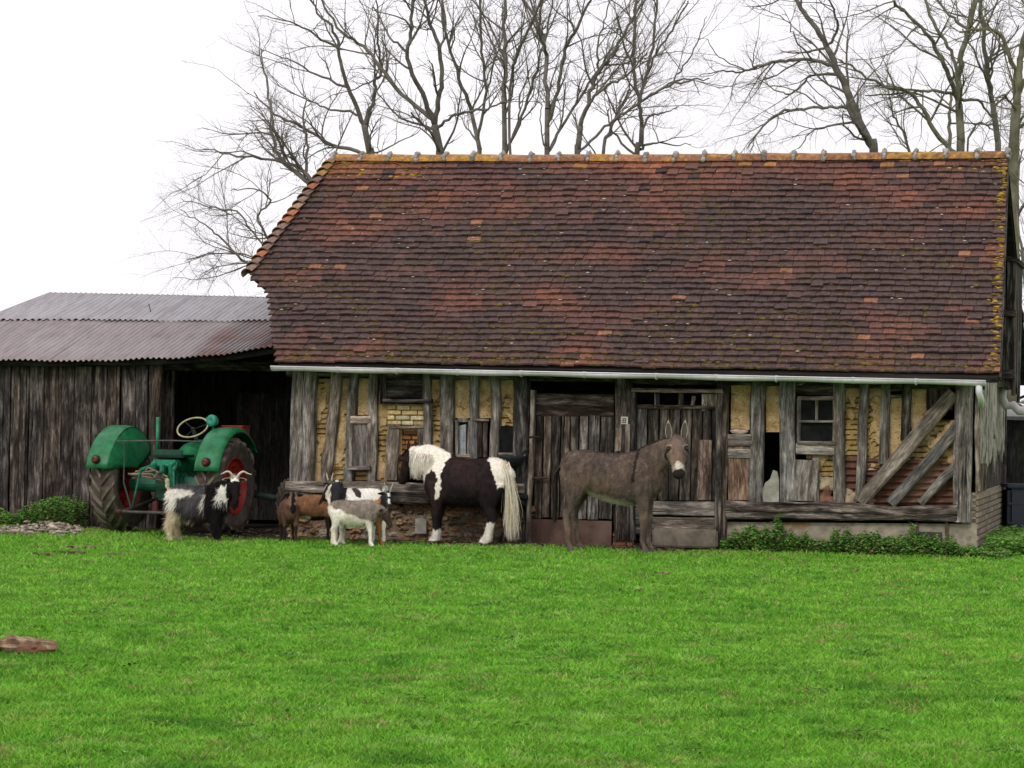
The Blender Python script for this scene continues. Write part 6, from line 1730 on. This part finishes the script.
# steering wheel
sw_c = Vector((.05, .42, 1.30)); ax = Vector((0, -.62, .78)).normalized()
def f_(m):
    s = ax.orthogonal().normalized(); u = ax.cross(s); pts = [sw_c + (s * math.cos(a) + u * math.sin(a)) * .195 for a in np.linspace(0, 2 * PI, 33)]
    tube(m, pts, .011, 8, (.42, .40, .20), cap=False)
st = part('steering_wheel', 'paint', f_, True, 'cream rimmed steering wheel')
def f_(m):
    s = ax.orthogonal().normalized(); u = ax.cross(s)
    for a in (R(90), R(210), R(330)): tube(m, [sw_c - ax * .03, sw_c + (s * math.cos(a) + u * math.sin(a)) * .19], .007, 5, BLK)
    tube(m, [sw_c - ax * .01, sw_c - ax * .62], [.022, .03], 8, (.02, .06, .04)); ball(m, sw_c - ax * .02, (.03, .03, .02), BLK, 1)
part('steering_column', 'iron', f_, True, parent=st)
def f_(m):
    P = Vector((.56, -.10, 1.39)); lathe(m, [(.001, -.07), (.04, -.06), (.07, -.01), (.075, .035), (.07, .05), (.001, .052)], P, (-.3, -.9, .1), 20, (.02, .24, .15)); tube(m, [P - Vector((0, 0, .06)), P + Vector((.01, .0, -.15))], .012, 6, (.02, .2, .12)); tube(m, [P, P + Vector((-.10, .02, .03))], .014, 6, (.02, .24, .15))
part('work_lamp', 'paint', f_, True, 'round green work lamp on a stalk')
def f_(m): box(m, (0, .0, .95), (.42, .36, .035), col=(.01, .05, .03), ch=.015); box(m, (0, -.17, .99), (.40, .03, .08), col=(.01, .06, .035), ch=.012)
part('seat', 'paint', f_)
def f_(m): box(m, (.55, .62, 1.25), (.26, .30, .14), Matrix.Rotation(.1, 3, 'Z'), RED, .01); box(m, (.55, .62, 1.325), (.28, .32, .015), Matrix.Rotation(.1, 3, 'Z'), RED, .004)
part('toolbox', 'paint', f_, label='bright red metal box')
def f_(m): tube(m, [(-.52, .62, .9), (-.52, .62, 1.42)], [.020, .026], 10, (.02, .20, .10))
part('exhaust', 'paint', f_, True)
def f_(m): tube(m, [(-.62, 2.05, .38), (0, 2.05, .46), (.62, 2.05, .38)], .04, 8, (.03, .05, .04)); box(m, (0, 2.0, .5), (.2, .4, .2), col=(.02, .1, .06), ch=.02)
part('front_axle', 'iron', f_)
def f_(m):
    for s in (-1, 1): box(m, (s * .36, .35, .62), (.28, .5, .03), col=(.03, .07, .05), ch=.008)
part('footplate', 'iron', f_)
# ================================================================== LIGHT, SKY, OUTPUT
w = bpy.data.worlds.new('World'); scene.world = w; w.use_nodes = True
nt = w.node_tree; bg = nt.nodes['Background']
sky = N(nt, 'ShaderNodeTexSky'); sky.sky_type = 'NISHITA'; sky.sun_disc = False
SUN_EL = 38; SUN_AZ = 205
sky.sun_elevation = R(SUN_EL); sky.sun_rotation = R(SUN_AZ)
sky.air_density = 1.5; sky.dust_density = 6
co = N(nt, 'ShaderNodeTexCoord').outputs['Generated']
cl = noise_n(nt, mapping(nt, co, (1.2, 1.2, 2.5)), 1.6, 5, 0.55)
cloud = ramp(nt, cl, [(0.3, (9.8, 9.55, 10.0)), (0.7, (12.1, 11.8, 12.3))])
cc_ = mixc(nt, 0.93, sky.outputs[0], cloud)
nt.links.new(cc_, bg.inputs[0]); bg.inputs[1].default_value = 0.105
sd = bpy.data.lights.new('sun', 'SUN'); sd.energy = 1.4; sd.angle = R(14); sd.color = (1.0, 0.97, 0.92)
so = bpy.data.objects.new('sun', sd); COL.objects.link(so)
az = R(SUN_AZ)
dirv = Vector((math.sin(az) * math.cos(R(SUN_EL)), math.cos(az) * math.cos(R(SUN_EL)), math.sin(R(SUN_EL))))
so.rotation_euler = dirv.to_track_quat('Z', 'Y').to_euler(); so.location = (0, -20, 30)
vs = scene.view_settings
vs.view_transform = 'Standard'; vs.look = 'None'; vs.exposure = 0.0; vs.gamma = 1.0
scene.render.engine = 'CYCLES'
scene.cycles.max_bounces = 6; scene.cycles.diffuse_bounces = 3; scene.cycles.use_denoising = True
